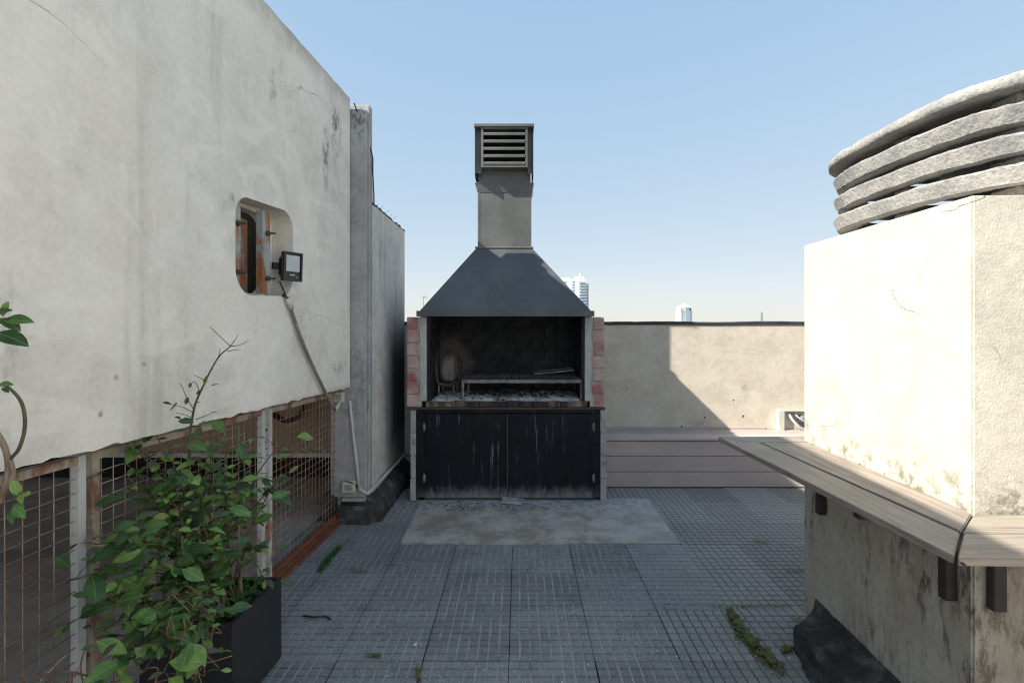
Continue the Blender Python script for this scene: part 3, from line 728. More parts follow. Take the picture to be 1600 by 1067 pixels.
# ---------------------------------------------------------------- mesh screens under the wall
def mx(D): return -1.69+.0625*D
def wire_mesh_data(axis, L, r=.0017):
    mb = MB(); mb.tube([(0, 0, 0), (0, 0, L)] if axis == 'z' else [(0, 0, 0), (.0625*L, L, 0)], r, 5)
    o = mb.build('w', M['wire']); me = o.data; bpy.data.objects.remove(o); return me
def screen(D0, D1, ztop0, ztop1, label, postmats, openw=False):
    t = thing('mesh_screen', label, 'screen', (mx((D0+D1)/2), (D0+D1)/2, .04), 'welded mesh screens under the left wall')
    def bar(Da, Db, za0, za1, zb0, zb1, w, mat, name):
        mb = MB(); v = []
        for D, z0, z1 in ((Da, za0, za1), (Db, zb0, zb1)):
            for dx, z in ((-w, z0), (w, z0), (w, z1), (-w, z1)): v.append((mx(D)+dx, D, z))
        mb.add(v, [[0, 1, 2, 3], [4, 5, 6, 7], [0, 1, 5, 4], [1, 2, 6, 5], [2, 3, 7, 6], [3, 0, 4, 7]]); mb.build(name, mat, t)
    bar(D0, D0+.03, .04, ztop0, .04, ztop0, .015, M[postmats[0]], 'post')
    bar(D1-.03, D1, .04, ztop1, .04, ztop1, .015, M[postmats[1]], 'post')
    bar(D0+.0305, D1-.0305, ztop0-.03, ztop0, ztop1-.03, ztop1, .0145, M[postmats[2]], 'top_rail')
    bar(D0+.0305, D1-.0305, .042, .07, .042, .07, .0145, M['rust'], 'bottom_rail')
    me = wire_mesh_data('z', 1.0)
    D = D0+.055
    while D < D1-.035:
        zt = ztop0+(ztop1-ztop0)*(D-D0)/(D1-D0)-.03
        inst('wire', me, (mx(D), D, .07), t, (R(-.004, .004), R(-.004, .004), 0), (1, 1, zt-.07)); D += .05
    me = wire_mesh_data('y', D1-D0-.06)
    z = .115
    while z < min(ztop0, ztop1)-.04:
        inst('wire', me, (mx(D0+.03)+.0045, D0+.03, z), t, (R(-.002, .002), 0, 0)); z += .05
    return t
screen(.45, 1.752, 1.12, 1.094, 'coarse welded mesh screen at the left edge with pale blue painted post', ('white_steel', 'white_steel', 'rusty_white'))
screen(1.775, 2.855, 1.094, 1.062, 'middle mesh screen behind the plant, with rusted post on its near side', ('rusty_white', 'white_steel', 'rusty_white'))
screen(2.895, 3.93, 1.062, 1.034, 'far mesh screen of rusty wire with white frame beside the pier', ('white_steel', 'white_steel', 'rusty_white'))
sc_ = thing('rusty_sill', 'rusty steel channel on the floor under the mesh screens', 'sill', (mx(2.5)+.03, 2.5, 0))
for x0, x1, z1 in ((-.035, .03, .038), (.034, .062, .022)):
    mb = MB(); v = []
    for i in range(41):
        D = .4+3.45*i/40
        for dx, z in ((x0, -.03), (x1, -.03), (x1, z1), (x0, z1)): v.append((mx(D)+dx+.003*noise.noise(Vector((D*9, dx, 0))), D, z+(.003*noise.noise(Vector((D*8, dx*50, 1))) if z > 0 else 0)))
    mb.add(v, [[i*4+j, i*4+4+j, i*4+4+(j+1) % 4, i*4+(j+1) % 4] for i in range(40) for j in range(4)]+[[0, 1, 2, 3], [160, 161, 162, 163]])
    mb.build('channel', M['rust'], sc_)
for D in (1.763, 2.875):
    for z in (.35, .93):
        MB().box(mx(D)-.006, mx(D)+.006, D-.03, D+.03, z, z+.012).build('hinge_tab', M['rust'], sc_)

# the low covered roof behind the screens
lr = tag(MB().box(-8, -1.66, -4, 5.0, -.0335, -.012).build('lower_roof', M['low_membrane']), kind='structure')
bw = thing('brown_wall', 'brown rendered wall with pale ledge seen through the mesh screens', 'wall', (-3.6, 5.0, 0))
MB().box(-7.9, -1.37, 5.0, 5.2, .262, 1.75).build('wall', M['brown_wall'], bw)
MB().box(-7.9, -1.37, 4.93, 5.2, .215, .260, .004).build('ledge', M['ledge'], bw)
MB().box(-7.9, -1.37, 5.03, 5.2, -.01, .213).build('base', M['black'], bw)
tag(MB().box(-6.9, -1.78, -3.9, 4.99, 1.30, 1.45).build('roof_slab', M['concrete']), 'concrete slab roofing the dark space behind the mesh screens', 'roof slab')
ring = thing('hose', 'coiled black hose hanging on the brown wall behind the mesh', 'hose', at(448, 640, 4.95))
c = at(448, 632, 4.95)
for k in range(3):
    rr = .150+.012*k
    MB().tube([(c.x+rr*math.cos(a_), 4.965-.012*k, c.z+rr*math.sin(a_)) for a_ in [2*math.pi*j/40 for j in range(41)]], .011, 8).build('loop', M['blackp'], ring)
MB().tube(bez([(c.x-.17, 4.96, c.z-.16), (c.x-.4, 4.96, c.z-.12), (c.x-.7, 4.96, c.z-.02)], 5), .006, 6).build('tail', M['blackp'], ring)
MB().box(c.x-.03, c.x+.05, 4.93, 4.998, c.z-.03, c.z+.06, .006).build('holder', M['iron_pale'], ring)
ip = MB(); ip.box(-1.545, -1.47, 3.96, 4.2, .17, 1.29, .005)
tag(ip.build('column', M['pier']), 'grey concrete column behind the far mesh screen next to the pier', 'column')
tag(MB().box(-1.62, -1.42, 3.955, 4.3, -.02, .168, .01).build('footing', M['membrane']), 'black membrane footing under the column behind the far mesh screen', 'footing')
rr_ = thing('hood_shade_block', 'unseen plastered block added behind the grey pier to shade the grill hood', 'building', (-2.4, 4.4, 1.451))  # unseen block, sized to cast shade on the upper left of the hood
MB().box(-3.2, -1.475, 3.81, 4.9, 1.451, 3.235).build('wall', M['pier'], rr_)
bd = MB(); bd.box(-.35, .35, -.03, .03, -.12, .12, .003, mtx=Matrix.Translation((-2.05, 1.45, .13)) @ Matrix.Rotation(1.0, 4, 'Z') @ Matrix.Rotation(.1, 4, 'X'))
tag(bd.build('wooden_board', M['wood']), 'old brown board lying behind the leftmost mesh screen', 'board')
cable('wire', [(-1.75, 1.15, .0), (-1.72, 1.35, .1), (-1.70, 1.55, .22), (-1.69, 1.72, .31), (-1.68, 1.9, .36)], .003, M['pvc'], 'thin pale wire rising diagonally behind the leftmost mesh screen', 'wire')

# ---------------------------------------------------------------- barbecue grill
G = thing('brick_barbecue', 'large brick barbecue grill with dark steel hood, chimney and black cabinet doors', 'barbecue', (-.12, 4.6, 0))
F = 4.3
# concrete block piers
for xa, xb in ((-.970, -.922), (.716, .770)):
    for k in range(4):
        for d in range(2):
            MB().box(xa+R(-.002, .002), xb+R(-.002, .002), F+R(-.002, .002)+d*.37, F+.366+d*.37, .006+k*.2015, .2045+k*.2015-.004, .004).build('concrete_block', M['grey_block'], G)
MB().box(-.965, -.926, F+.012, 5.04, .0, .806).build('pier_mortar', M['jamb'], G)
MB().box(.72, .766, F+.012, 5.04, .0, .806).build('pier_mortar', M['jamb'], G)
# cabinet
MB().box(-.920, .714, F+.05, 5.04, .0, .80).build('cabinet_cavity', M['black'], G)
fm = [(-.921, -.842, .03, .7795), (.650, .715, .03, .7795), (-.921, .715, .780, .812), (-.8415, .6495, .0, .022)]
for q_ in fm: MB().box(q_[0], q_[1], F+.010, F+.045, q_[2], q_[3], .002).build('door_frame', M['frame'], G)
MB().box(-1.0, .758, F-.006, F+.02, .8125, .833, .003).build('lintel_strip', M['rust'], G).data.materials[0] = surf('sooty_rust_strip', (.09, .06, .045), (.04, .035, .03), 7, .8)
def door(x0, x1, hx, lab):
    d = MB(); d.box(x0, x1, F+.006, F+.012, .028, .772, .0015)
    # folded edges
    for a_, b_ in ((x0, x0+.018), (x1-.018, x1)): d.box(a_, b_, F-.001, F+.0055, .03, .77)
    o = d.build('door', M['door'], G)
    for z in (.17, .62):
        hb = MB(); hb.tube([(hx, F-.004, z), (hx, F-.004, z+.075)], .0075, 8); hb.box(hx-.012, hx+.012, F-.002, F+.0075, z+.012, z+.062)
        hb.build('hinge', M['iron_pale'], o)
door(-.840, -.1015, -.846, '')
door(-.0985, .648, .655, '')
MB().box(-.114, -.1025, F-.007, F-.0015, .03, .772).build('door_strip', M['iron_pale'], G).data.materials[0] = paintsteel('scratched_strip', (.03, .032, .035), (.3, .32, .35), .9, .3)
# side walls
for side in (0, 1):
    xo, xi = ((-1.0, -.903) if side == 0 else (.749, .655))
    for k in range(7):
        z0 = .836+k*.1142
        for d in range(3):
            xj = xi+(.014 if (k % 2) else -.004)*(1 if side == 0 else -1)
            a_, b_ = sorted((xo+R(-.002, .002), xj))
            MB().box(a_, b_, F-.002+R(-.002, .002)+d*.247, F+.243+d*.247, z0, z0+.1075, .004).build('brick', M['brick'], G)
    a_, b_ = sorted((xo+(.004 if side == 0 else -.004), xi+(.03 if side == 0 else -.03)))
    MB().box(a_, b_, F+.012, 5.038, .835, 1.632).build('mortar_bed', M['jamb'], G)
    a_, b_ = ((-.888, -.828) if side == 0 else (.579, .642))
    MB().box(a_, b_, F+.004, 5.036, .886, 1.634, .004).build('cement_jamb', M['jamb'], G)
MB().box(-.8265, .5775, 4.94, 5.04, .80, 1.634).build('rear_mortar', M['mortar'], G)
# rear firebricks
x = -.826
for k in range(7):
    z0 = .886+k*.1075
    xx = -.826-(.12 if k % 2 else 0)
    while xx < .577:
        a_, b_ = max(xx, -.826), min(xx+.236, .577)
        if b_-a_ > .03: MB().box(a_+.0004, b_-.0004, 4.895+R(-.0015, .0015), 4.96, z0, z0+.1072, .0009).build('firebrick', M['fire'], G)
        xx += .2395
# lining on the two inner sides
for xa, xb in ((-.8275, -.800), (.552, .5785)):
    for k in range(7):
        z0 = .886+k*.1075; y = F+.03-(.11 if k % 2 else 0)
        while y < 4.89:
            a_, b_ = max(y, F+.03), min(y+.225, 4.89)
            if b_-a_ > .03: MB().box(xa+R(-.001, .002), xb+R(-.001, .001), a_+.0005, b_-.0005, z0, z0+.1065, .002).build('firebrick', M['fire'], G)
            y += .229
# hearth
MB().box(-.888, .642, F+.10, 5.035, .834, .878).build('hearth_slab', M['mortar'], G)
n = 12; w_ = (.600+.835)/n
for i in range(n):
    x0 = -.835+i*w_
    MB().box(x0+.002, x0+w_-.002, F-.004+R(-.003, .002), F+.10, .835, .884+R(-.003, .002), .004).build('hearth_brick', M['hearth'], G)
# ash bed
def ash():
    mb = MB(); nx, ny = 90, 36; v = []
    for j in range(ny+1):
        for i in range(nx+1):
            x = -.80+1.355*i/nx; y = 4.33+.565*j/ny
            h = .016+.018*abs(noise.noise(Vector((x*9, y*9, 0))))+.010*abs(noise.noise(Vector((x*28, y*28, 2))))+.02*math.exp(-((x+.1)**2/.1+(y-4.75)**2/.02))
            h *= min(1, j/4+.1, (i+1)/4, (nx-i+1)/4)
            v.append((x, y, .8785+h))
    mb.add(v, [[j*(nx+1)+i, j*(nx+1)+i+1, (j+1)*(nx+1)+i+1, (j+1)*(nx+1)+i] for j in range(ny) for i in range(nx)], 0, False)
    tag(mb.build('ash_bed', M['ash'], fixn=False), 'bed of grey white ash covering the hearth under the grate', 'ash', kind='stuff')
    mb = MB()
    for i in range(260):
        x = random.gauss(-.08, .28); y = min(4.86, max(4.36, random.gauss(4.66, .12)))
        if not -.78 < x < .53: continue
        s = R(.004, .017); mt = Matrix.Translation((x, y, .893+R(0, .02)+.02*math.exp(-((x+.1)**2/.05)))) @ Matrix.Rotation(R(0, 3), 4, 'Z') @ Matrix.Rotation(R(0, 3), 4, 'X')
        mb.box(-s, s, -s*.6, s*.6, -s*.5, s*.5, 0, jit=s*.2, mtx=mt)
    tag(mb.build('charcoal_bits', M['coal']), 'scattered black charcoal pieces lying in the ash', 'charcoal', kind='stuff')
ash()
mt = Matrix.Translation((-.13, 4.70, .925)) @ Matrix.Rotation(.15, 4, 'Z')
tag(MB().box(-.07, .07, -.05, .05, -.03, .03, .006, jit=.006, mtx=mt).build('loose_brick', M['hearth']), 'loose sooty brick lying in the ash beneath the grate', 'brick')
tag(MB().tube([at(776, 629, 4.28), at(781, 615, 4.42), at(787, 601, 4.60)], .011, 8).build('iron_pipe', M['iron']), 'short hollow iron pipe lying on the hearth ash pointing forward', 'pipe')
# grate
gr = thing('grill_grate', 'long iron grill grate on two bent legs standing in the ash', 'grate', (-.0, 4.6, .885))
gx0, gx1, gy0, gy1, gz = -.52, .565, 4.345, 4.83, 1.075
for a_ in ((gx0, gx1, gy0, gy0+.016, gz-.034, gz-.004), (gx0, gx1, gy1-.016, gy1, gz-.03, gz-.004)):
    MB().box(*a_, .002).build('rail', M['iron_pale'], gr)
for x in (gx0, gx1-.02):
    MB().box(x, x+.02, gy0+.0165, gy1-.0165, gz-.028, gz-.008, .002).build('side_bar', M['iron'], gr)
    MB().box(x, x+.022, gy0-.001, gy0+.022, .892, gz-.0345, .002).build('leg', M['iron_pale'], gr)
    MB().box(x, x+.022, gy1-.022, gy1+.001, .892, gz-.0305, .002).build('leg', M['iron_pale'], gr)
bm_ = MB(); L = gy1-gy0+.004
bm_.add([(-.008, 0, .012), (0, 0, 0), (.008, 0, .012), (-.008, L, .012), (0, L, 0), (.008, L, .012), (0, 0, .004), (0, L, .004)],
        [[0, 1, 4, 3], [1, 2, 5, 4], [2, 6, 7, 5], [6, 0, 3, 7], [0, 6, 1], [6, 2, 1], [3, 4, 7], [7, 4, 5]])
bo = bm_.build('bar', M['iron_pale']); bmesh_data = bo.data; bpy.data.objects.remove(bo)
nb = 46
for i in range(nb):
    x = gx0+.012+(gx1-gx0-.024)*i/(nb-1)
    inst('bar', bmesh_data, (x, gy0-.002, gz-.003), gr, (R(-.004, .004), 0, R(-.006, .006)))
# small tray grate on top
tr = thing('small_grill_rack', 'small grey wire rack resting on the right end of the big grate', 'rack', (.3, 4.62, 1.09))
mt = Matrix.Translation((.33, 4.68, 1.118)) @ Matrix.Rotation(-.06, 4, 'Z') @ Matrix.Rotation(-.10, 4, 'Y')
for a_ in ((-.19, .19, -.12, -.108), (-.19, .19, .108, .12), (-.19, -.178, -.1075, .1075), (.178, .19, -.1075, .1075)):
    MB().box(*a_, -.006, .006, .001, mtx=mt).build('frame_bar', M['iron_pale'], tr)
for i in range(13):
    x = -.165+.0275*i; MB().tube([mt @ Vector((x, -.11, 0)), mt @ Vector((x, .11, 0))], .003, 5).build('rod', M['iron_pale'], tr)
# fire basket: bent iron hoop
fb = thing('fire_basket', 'bent iron fire basket frame standing at the left end of the hearth', 'fire basket', (-.7, 4.7, .89))
for y, r_ in ((4.55, .013), (4.80, .011)):
    xa, xb = -.785, -.60
    MB().tube(bez([(xa, y, 1.22), (xa, y, 1.10), (xa+.02, y, 1.02), (xa+.08, y, 1.0), (xb-.08, y, 1.0), (xb-.02, y, 1.02), (xb, y, 1.10), (xb, y, 1.24)], 5), r_, 8).build('hoop', M['iron'], fb)
for x in (-.76, -.70, -.64): MB().tube([(x, 4.55, 1.0), (x, 4.80, 1.0)], .008, 6).build('basket_bar', M['iron'], fb)
for x in (-.785, -.60): MB().tube([(x, 4.55, 1.15), (x, 4.80, 1.15)], .008, 6).build('side_rod', M['iron'], fb)
for x, y in ((-.76, 4.55), (-.62, 4.55), (-.76, 4.80), (-.62, 4.80)): MB().tube([(x, y, .89), (x, y, 1.0)], .009, 6).build('leg', M['iron_pale'], fb)

# hood
H = MB()
def frustum(mb, b, t_, z0, z1, thick=None):
    v = [(b[0], b[2], z0), (b[1], b[2], z0), (b[1], b[3], z0), (b[0], b[3], z0), (t_[0], t_[2], z1), (t_[1], t_[2], z1), (t_[1], t_[3], z1), (t_[0], t_[3], z1)]
    mb.add(v, [[0, 1, 5, 4], [1, 2, 6, 5], [2, 3, 7, 6], [3, 0, 4, 7]])
frustum(H, (-.872, .622, 4.225, 5.02), (-.402, .116, 4.485, 4.965), 1.6835, 2.27)
hood = H.build('hood', M['hood'], G)
hr = MB()
for a_ in ((-.895, .647, 4.20, 4.214), (-.895, .647, 5.03, 5.044), (-.895, -.881, 4.2145, 5.0295), (.633, .647, 4.2145, 5.0295)):
    hr.box(*a_, 1.636, 1.684)
hr.box(-.880, .632, 4.2148, 4.232, 1.676, 1.683)
hr.build('rim', M['hood'], hood)
fl = MB(); fl.box(-.412, .126, 4.475, 4.975, 2.2705, 2.284, .002); fl.build('top_flange', surf('pale_brown_flange', (.2, .18, .14), (.14, .13, .11), 9, .7), hood)  # flange coloured paler and browner than the hood
# flue
ch = MB(); ch.box(-.388, .1075, 4.50, 4.955, 2.2845, 2.84, .004)
for x in (-.389, .0905): ch.box(x, x+.018, 4.4975, 4.4995, 2.2845, 2.80)
flue = ch.build('flue', M['flue'], G)
cc = MB(); frustum(cc, (-.392, .112, 4.496, 4.96), (-.41, .128, 4.478, 4.976), 2.79, 2.865)
cc.box(-.412, .130, 4.476, 4.978, 2.8655, 2.873); cc.build('collar', M['flue'], flue)
un = MB(); un.box(-.384, .101, 4.503, 4.95, 2.8735, 3.345, .003); un.build('upper_flue', M['flue'], G)
cw = MB()
cw.box(-.413, .130, 4.372, 5.04, 3.348, 3.376, .003)
cowl = cw.build('cowl_cap', M['flue'], G)
for xa, xb in ((-.408, -.403), (.120, .125)):
    sd = MB(); sd.add([(xa, 4.40, 3.347), (xa, 4.40, 2.93), (xa, 4.46, 2.90), (xa, 5.0, 2.90), (xa, 5.0, 3.347), (xb, 4.40, 3.347), (xb, 4.40, 2.93), (xb, 4.46, 2.90), (xb, 5.0, 2.90), (xb, 5.0, 3.347)],
           [[0, 1, 2, 3, 4], [5, 6, 7, 8, 9], [0, 1, 6, 5], [1, 2, 7, 6], [2, 3, 8, 7], [3, 4, 9, 8], [4, 0, 5, 9]])
    sd.build('side_plate', M['flue'], G)
lf = MB()
for a_ in ((-.349, -.329, 2.985, 3.347), (.052, .072, 2.985, 3.347), (-.3285, .0515, 2.985, 3.0), (-.3285, .0515, 3.333, 3.347)):
    lf.box(a_[0], a_[1], 4.385, 4.5, a_[2], a_[3], .001)
louv = lf.build('louvre_frame', M['flue'], G)
for a_ in ((-.4025, -.3495), (.0725, .1195)):
    MB().box(a_[0], a_[1], 4.45, 4.455, 2.95, 3.347).build('front_plate', M['flue'], G)
for i in range(5):
    z = 3.012+i*.0665
    s_ = MB(); v = []
    pf = [(4.383, -.004), (4.381, .012), (4.384, .022), (4.425, .040), (4.475, .055), (4.475, .048), (4.428, .030), (4.390, -.002)]
    for x in (-.3283, .0513): v += [(x, y, z+dz) for y, dz in pf]
    k = len(pf); s_.add(v, [[j, (j+1) % k, k+(j+1) % k, k+j] for j in range(k)]+[list(range(k)), list(range(k, 2*k))])
    s_.build('slat', M['flue'], louv)
MB().box(-.328, .051, 4.481, 4.484, 3.0, 3.333).build('louvre_backing', M['black'], louv)
tag(MB().box(-.16, .035, -.05, .055, -.014, .014, .004, jit=.006, mtx=Matrix.Translation((-.0, 4.235, .022)) @ Matrix.Rotation(-.12, 4, 'Z')).build('stone_wedge', M['slab']), 'flat broken stone wedged under the cabinet doors', 'stone')

# the rest of the terrace: pale parapet on the right, unseen wall added beside the viewer for bounce light
rp = thing('side_parapet', 'pale plastered parapet closing the right hand side of the terrace', 'wall', (5.6, 2, 0))
MB().box(5.5, 5.66, -3.8, 5.055, -.03, 1.57).build('wall', M['back'], rp)
MB().box(5.49, 5.67, -3.8, 5.055, 1.5715, 1.60, .006).build('cap_membrane', M['bitumen'], rp)
sb = thing('bounce_wall', 'unseen cream plastered wall added right of the viewer to bounce light', 'building', (2.6, -1.5, 0))  # unseen, added to throw sunlight back onto the left wall
MB().box(2.05, 2.6, -3.8, .95, -.03, 4.0).build('wall', plaster('bounce_wall_plaster', (.80, .78, .73), (.76, .74, .69), streak=.15), sb)
MB().box(2.01, 2.64, -3.84, .99, 4.001, 4.06, .01).build('roof', M['concrete'], sb)

# ---------------------------------------------------------------- bench along the parapet
B = thing('plank_bench', 'long low bench clad in mauve brown planks along the back parapet', 'bench', (2.5, 4.66, 0))
bx0, bx1 = .775, 5.4
for k in range(3):
    z0 = .006+k*.148; MB().box(bx0, bx1-(1.9 if 0 else 0), 4.660+R(-.001, .001), 4.685, z0, z0+.1425, .003).build('plank', M['bench'], B)
MB().box(bx0, bx1, 4.69, 4.705, 0, .44).build('backing', M['black'], B)
MB().box(bx0, bx1, 4.645, 4.842, .4515, .4765, .005).build('plank', M['bench'], B)
MB().box(bx0, bx1, 4.848, 5.040, .4515, .4765, .005).build('plank', M['bench'], B)
MB().box(bx0, bx1, 4.7055, 5.05, .425, .4505).build('backing', M['black'], B)
MB().box(bx0, 2.55, 5.0405, 5.0615, .4525, .498, .002).build('skirting', M['bench'], B)
# AC pipe box
A = thing('pipe_recess_box', 'small cream plastic pipe box with hoses on the parapet above the bench', 'pipe box', (3.0, 5.05, .48))
a_ = at(1217, 677, 5.0); b_ = at(1275, 641, 5.0)
for q_ in ((a_.x, a_.x+.06, a_.z, b_.z), (b_.x-.03, b_.x, a_.z, b_.z), (a_.x+.0605, b_.x-.0305, b_.z-.012, b_.z), (a_.x+.0605, b_.x-.0305, a_.z, a_.z+.012)):
    MB().box(q_[0], q_[1], 5.0, 5.058, q_[2], q_[3], .003).build('box_side', M['ivory'], A)
MB().box(a_.x+.06, b_.x-.03, 5.05, 5.058, a_.z+.012, b_.z-.012).build('box_back', M['ivory'], A)
for k in range(3):
    o_ = k*.03
    MB().tube(bez([(a_.x+.12+o_, 5.03, b_.z-.04), (a_.x+.15+o_, 5.0, b_.z-.11+o_*.5), (a_.x+.24+o_, 4.99, a_.z+.045+o_), (b_.x-.02, 5.0, a_.z+.03+o_*1.4)], 6), .014-.003*k, 8).build('hose', M['pvc'] if k != 1 else M['iron'], A)
MB().tube([(b_.x-.12, 5.04, b_.z-.09), (b_.x-.12, 5.0, b_.z-.09)], .04, 12).build('fitting', M['iron_pale'], A)

# ---------------------------------------------------------------- chimney block on the right
BN, BF = Vector((1.482, 1.587)), Vector((1.522, 2.597))     # near-left and far-left corners
ud = (BF-BN).normalized(); un_ = Vector((ud.y, -ud.x))      # along face, to the right
WB = 1.30
def bp(s_, r_): p = BN+ud*s_+un_*r_; return (p.x, p.y)
LB = (BF-BN).length
K = thing('chimney_block', 'square cream plastered chimney block on the right with sunlit left face', 'chimney', (2.15, 2.1, 0))
zt = 1.985
mb = MB()
poly = [bp(0, 0), bp(0, WB), bp(LB, WB), bp(LB, 0)]
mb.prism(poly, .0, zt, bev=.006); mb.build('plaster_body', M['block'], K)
sweepk = MB()
# membrane skirting round the block
def kerbring():
    prof = [(0.003, .165), (.012, .14), (.05, .118), (.10, .108), (.15, .104), (.172, .098), (.180, .08), (.186, .03), (.20, .008), (.21, -.03), (.003, -.03)]
    for (s0, s1) in ((-.9, LB-.12),):
        pass
    v = []; k = len(prof); seg = 90
    for i in range(seg+1):
        for j, (o, z) in enumerate(prof):
            s_ = -.182+(.90-.75*o+.182)*i/seg
            q_ = .009*noise.noise(Vector((s_*6, j, 3)))+.004*noise.noise(Vector((s_*23, j, 3)))
            zz = z if z <= 0 else z+q_-(.02 if i == seg else 0)
            p = bp(s_, -(o+q_)); v.append((p[0], p[1], zz))
    m1 = MB(); m1.add(v, [[i*k+j, (i+1)*k+j, (i+1)*k+(j+1) % k, i*k+(j+1) % k] for i in range(seg) for j in range(k)]+[list(range(k)), [seg*k+j for j in range(k)]], 0, True)
    m1.build('membrane_skirt', M['membrane'], K, smooth=False)
    v = []
    for i in range(seg+1):
        r_ = -.0+WB*i/seg
        for j, (o, z) in enumerate(prof):
            q_ = .006*noise.noise(Vector((r_*6, j, 9))); p = bp(-(o+q_), r_+.002); v.append((p[0], p[1], z+(q_ if z > 0 else 0)))
    m2 = MB(); m2.add(v, [[i*k+j, (i+1)*k+j, (i+1)*k+(j+1) % k, i*k+(j+1) % k] for i in range(seg) for j in range(k)]+[list(range(k)), [seg*k+j for j in range(k)]], 0, True)
    m2.build('membrane_skirt', M['membrane'], K)
kerbring()
mp = MB(); pl = [bp(-.5, -.30), bp(.2, -.28), bp(.62, -.22), bp(.72, -.10), bp(.6, 0), bp(-.5, .4)]
mp.prism(pl, -.033, .0075); tag(mp.build('membrane_patch', M['membrane']), kind='structure')

# vent cap: stacked concrete rings
VC = thing('concrete_vent_cap', 'vent cap of stacked curved rough concrete rings on top of the chimney block', 'vent cap', (2.2, 2.12, zt))
cx, cy = 2.21, 2.14
def superel(a_, b_, n_=3.6, seg=72):
    out = []
    for i in range(seg):
        th = 2*math.pi*i/seg; c_, s_ = math.cos(th), math.sin(th)
        out.append((cx+a_*abs(c_)**(2/n_)*(1 if c_ > 0 else -1), cy+b_*abs(s_)**(2/n_)*(1 if s_ > 0 else -1)))
    return out
def ringm(prof, nz=.004, closed=True):
    seg = 180; mb = MB(); v = []; k = len(prof)
    for (o, z) in prof:
        for i, (x, y) in enumerate(superel(.617+o, .617+o, 3.1, seg)):
            q_ = nz*(noise.noise(Vector((x*10, y*10, z*25)))+.8*noise.noise(Vector((x*38, y*38, z*60)))); d_ = Vector((x-cx, y-cy)).normalized()
            v.append((x+d_.x*q_, y+d_.y*q_, z+q_))
    mb.add(v, [[j*seg+i, j*seg+(i+1) % seg, ((j+1) % k)*seg+(i+1) % seg, ((j+1) % k)*seg+i] for j in range(k if closed else k-1) for i in range(seg)], 0, True)
    return mb, v, seg, k
for i in range(3):
    z0 = 2.042+i*.104
    mb, v, seg, k = ringm([(-.030, z0+.004), (-.020, z0+.005), (-.014, z0+.010), (.005, z0+.062), (.004, z0+.069), (-.003, z0+.072), (-.012, z0+.073), (-.085, z0+.073), (-.105, z0+.068), (-.105, z0+.03), (-.085, z0+.012)])
    mb.build('ring', M['concrete'], VC, smooth=False)
mb, v, seg, k = ringm([(-.14, 2.392), (-.02, 2.374), (.010, 2.370), (.022, 2.378), (.024, 2.404), (.012, 2.420), (-.10, 2.445), (-.30, 2.475), (-.48, 2.487)], closed=False)
mb.add(v[(k-1)*seg:], [list(range(seg))]); mb.add(v[:seg], [list(range(seg))[::-1]])
mb.build('cap_slab', M['concrete'], VC)
for sx, sy in ((-1, -1), (-1, 1), (1, -1), (1, 1)):
    for i in range(4):
        z0 = (zt+.001 if i == 0 else 2.042+(i-1)*.104+.083); z1 = 2.055+i*.104 if i < 3 else 2.385
        MB().box(cx+sx*.40-.055, cx+sx*.40+.055, cy+sy*.38-.055, cy+sy*.38+.055, z0, z1, .008).build('spacer', M['concrete'], VC)
for sx, sy in ((-1, 0), (0, -1), (0, 1), (1, 0)):
    for i in range(4):
        z0 = (zt+.001 if i == 0 else 2.042+(i-1)*.104+.083); z1 = 2.055+i*.104 if i < 3 else 2.385
        MB().box(cx+sx*.49-.04, cx+sx*.49+.04, cy+sy*.49-.04, cy+sy*.49+.04, z0, z1, .008).build('spacer', M['concrete'], VC)

# counter
CT = thing('wooden_counter', 'weathered plank counter wrapping around the chimney block on steel brackets', 'counter', (1.2, 1.9, .92))
zc = .946; th = .023
NL, FL = Vector((1.155, 1.286)), Vector((1.094, 2.66))      # outer corners
NG, FG = Vector((1.311, 1.437)), Vector((1.262, 2.545))     # groove corners
def pb(pts, mat, name='plank'):
    return MB().prism([(p[0], p[1]) for p in pts], zc-th, zc+R(-.0008, .0008), bev=.003).build(name, M[mat], CT)
e = .0055
NI, FI = Vector((1.476, 1.583)), Vector((1.516, 2.60))
# mitre direction at near corner
pb([NL+Vector((-.0, e)), NG+Vector((-e, e*.4)), FG+Vector((-e, 0)), FL], 'count_y')
pb([NG+Vector((e, e*1.8)), NI+Vector((-.001, 0)), Vector((FI.x-.001, FG.y-.0)), FG+Vector((e, 0))], 'count_y')
pb([NL+Vector((.003, -e*.6)), (2.9, 1.286-.055), (2.9, 1.437-.058), NG+Vector((0, -e))], 'count_x')
pb([NG+Vector((.004, e*.5)), (2.9, 1.437-.054), (2.9, 1.578-.055), NI+Vector((.001, -.006))], 'count_x')
pb([FL+Vector((0, .003)), FG+Vector((-e, .003)), (2.9, 2.60-.01), (2.9, 2.73), FL+Vector((0.0, .012))], 'count_x')
bk_ = []
for s_ in (.055, .80):
    b = thing('x', None, None, (0, 0, 0)); bpy.data.objects.remove(b)
    p0 = bp(s_, -.002); p1 = bp(s_+.055, -.055)
    q0 = bp(s_, -.30)
    m1 = MB(); m1.prism([bp(s_, -.040), bp(s_, -.002), bp(s_+.035, -.002), bp(s_+.035, -.040)], .625, zc-th-.001, bev=.002)
    m1.prism([bp(s_, -.325), bp(s_, -.0405), bp(s_+.035, -.0405), bp(s_+.035, -.325)], zc-th-.028, zc-th-.001, bev=.002)
    m1.build('bracket', M['brown_steel'], CT)
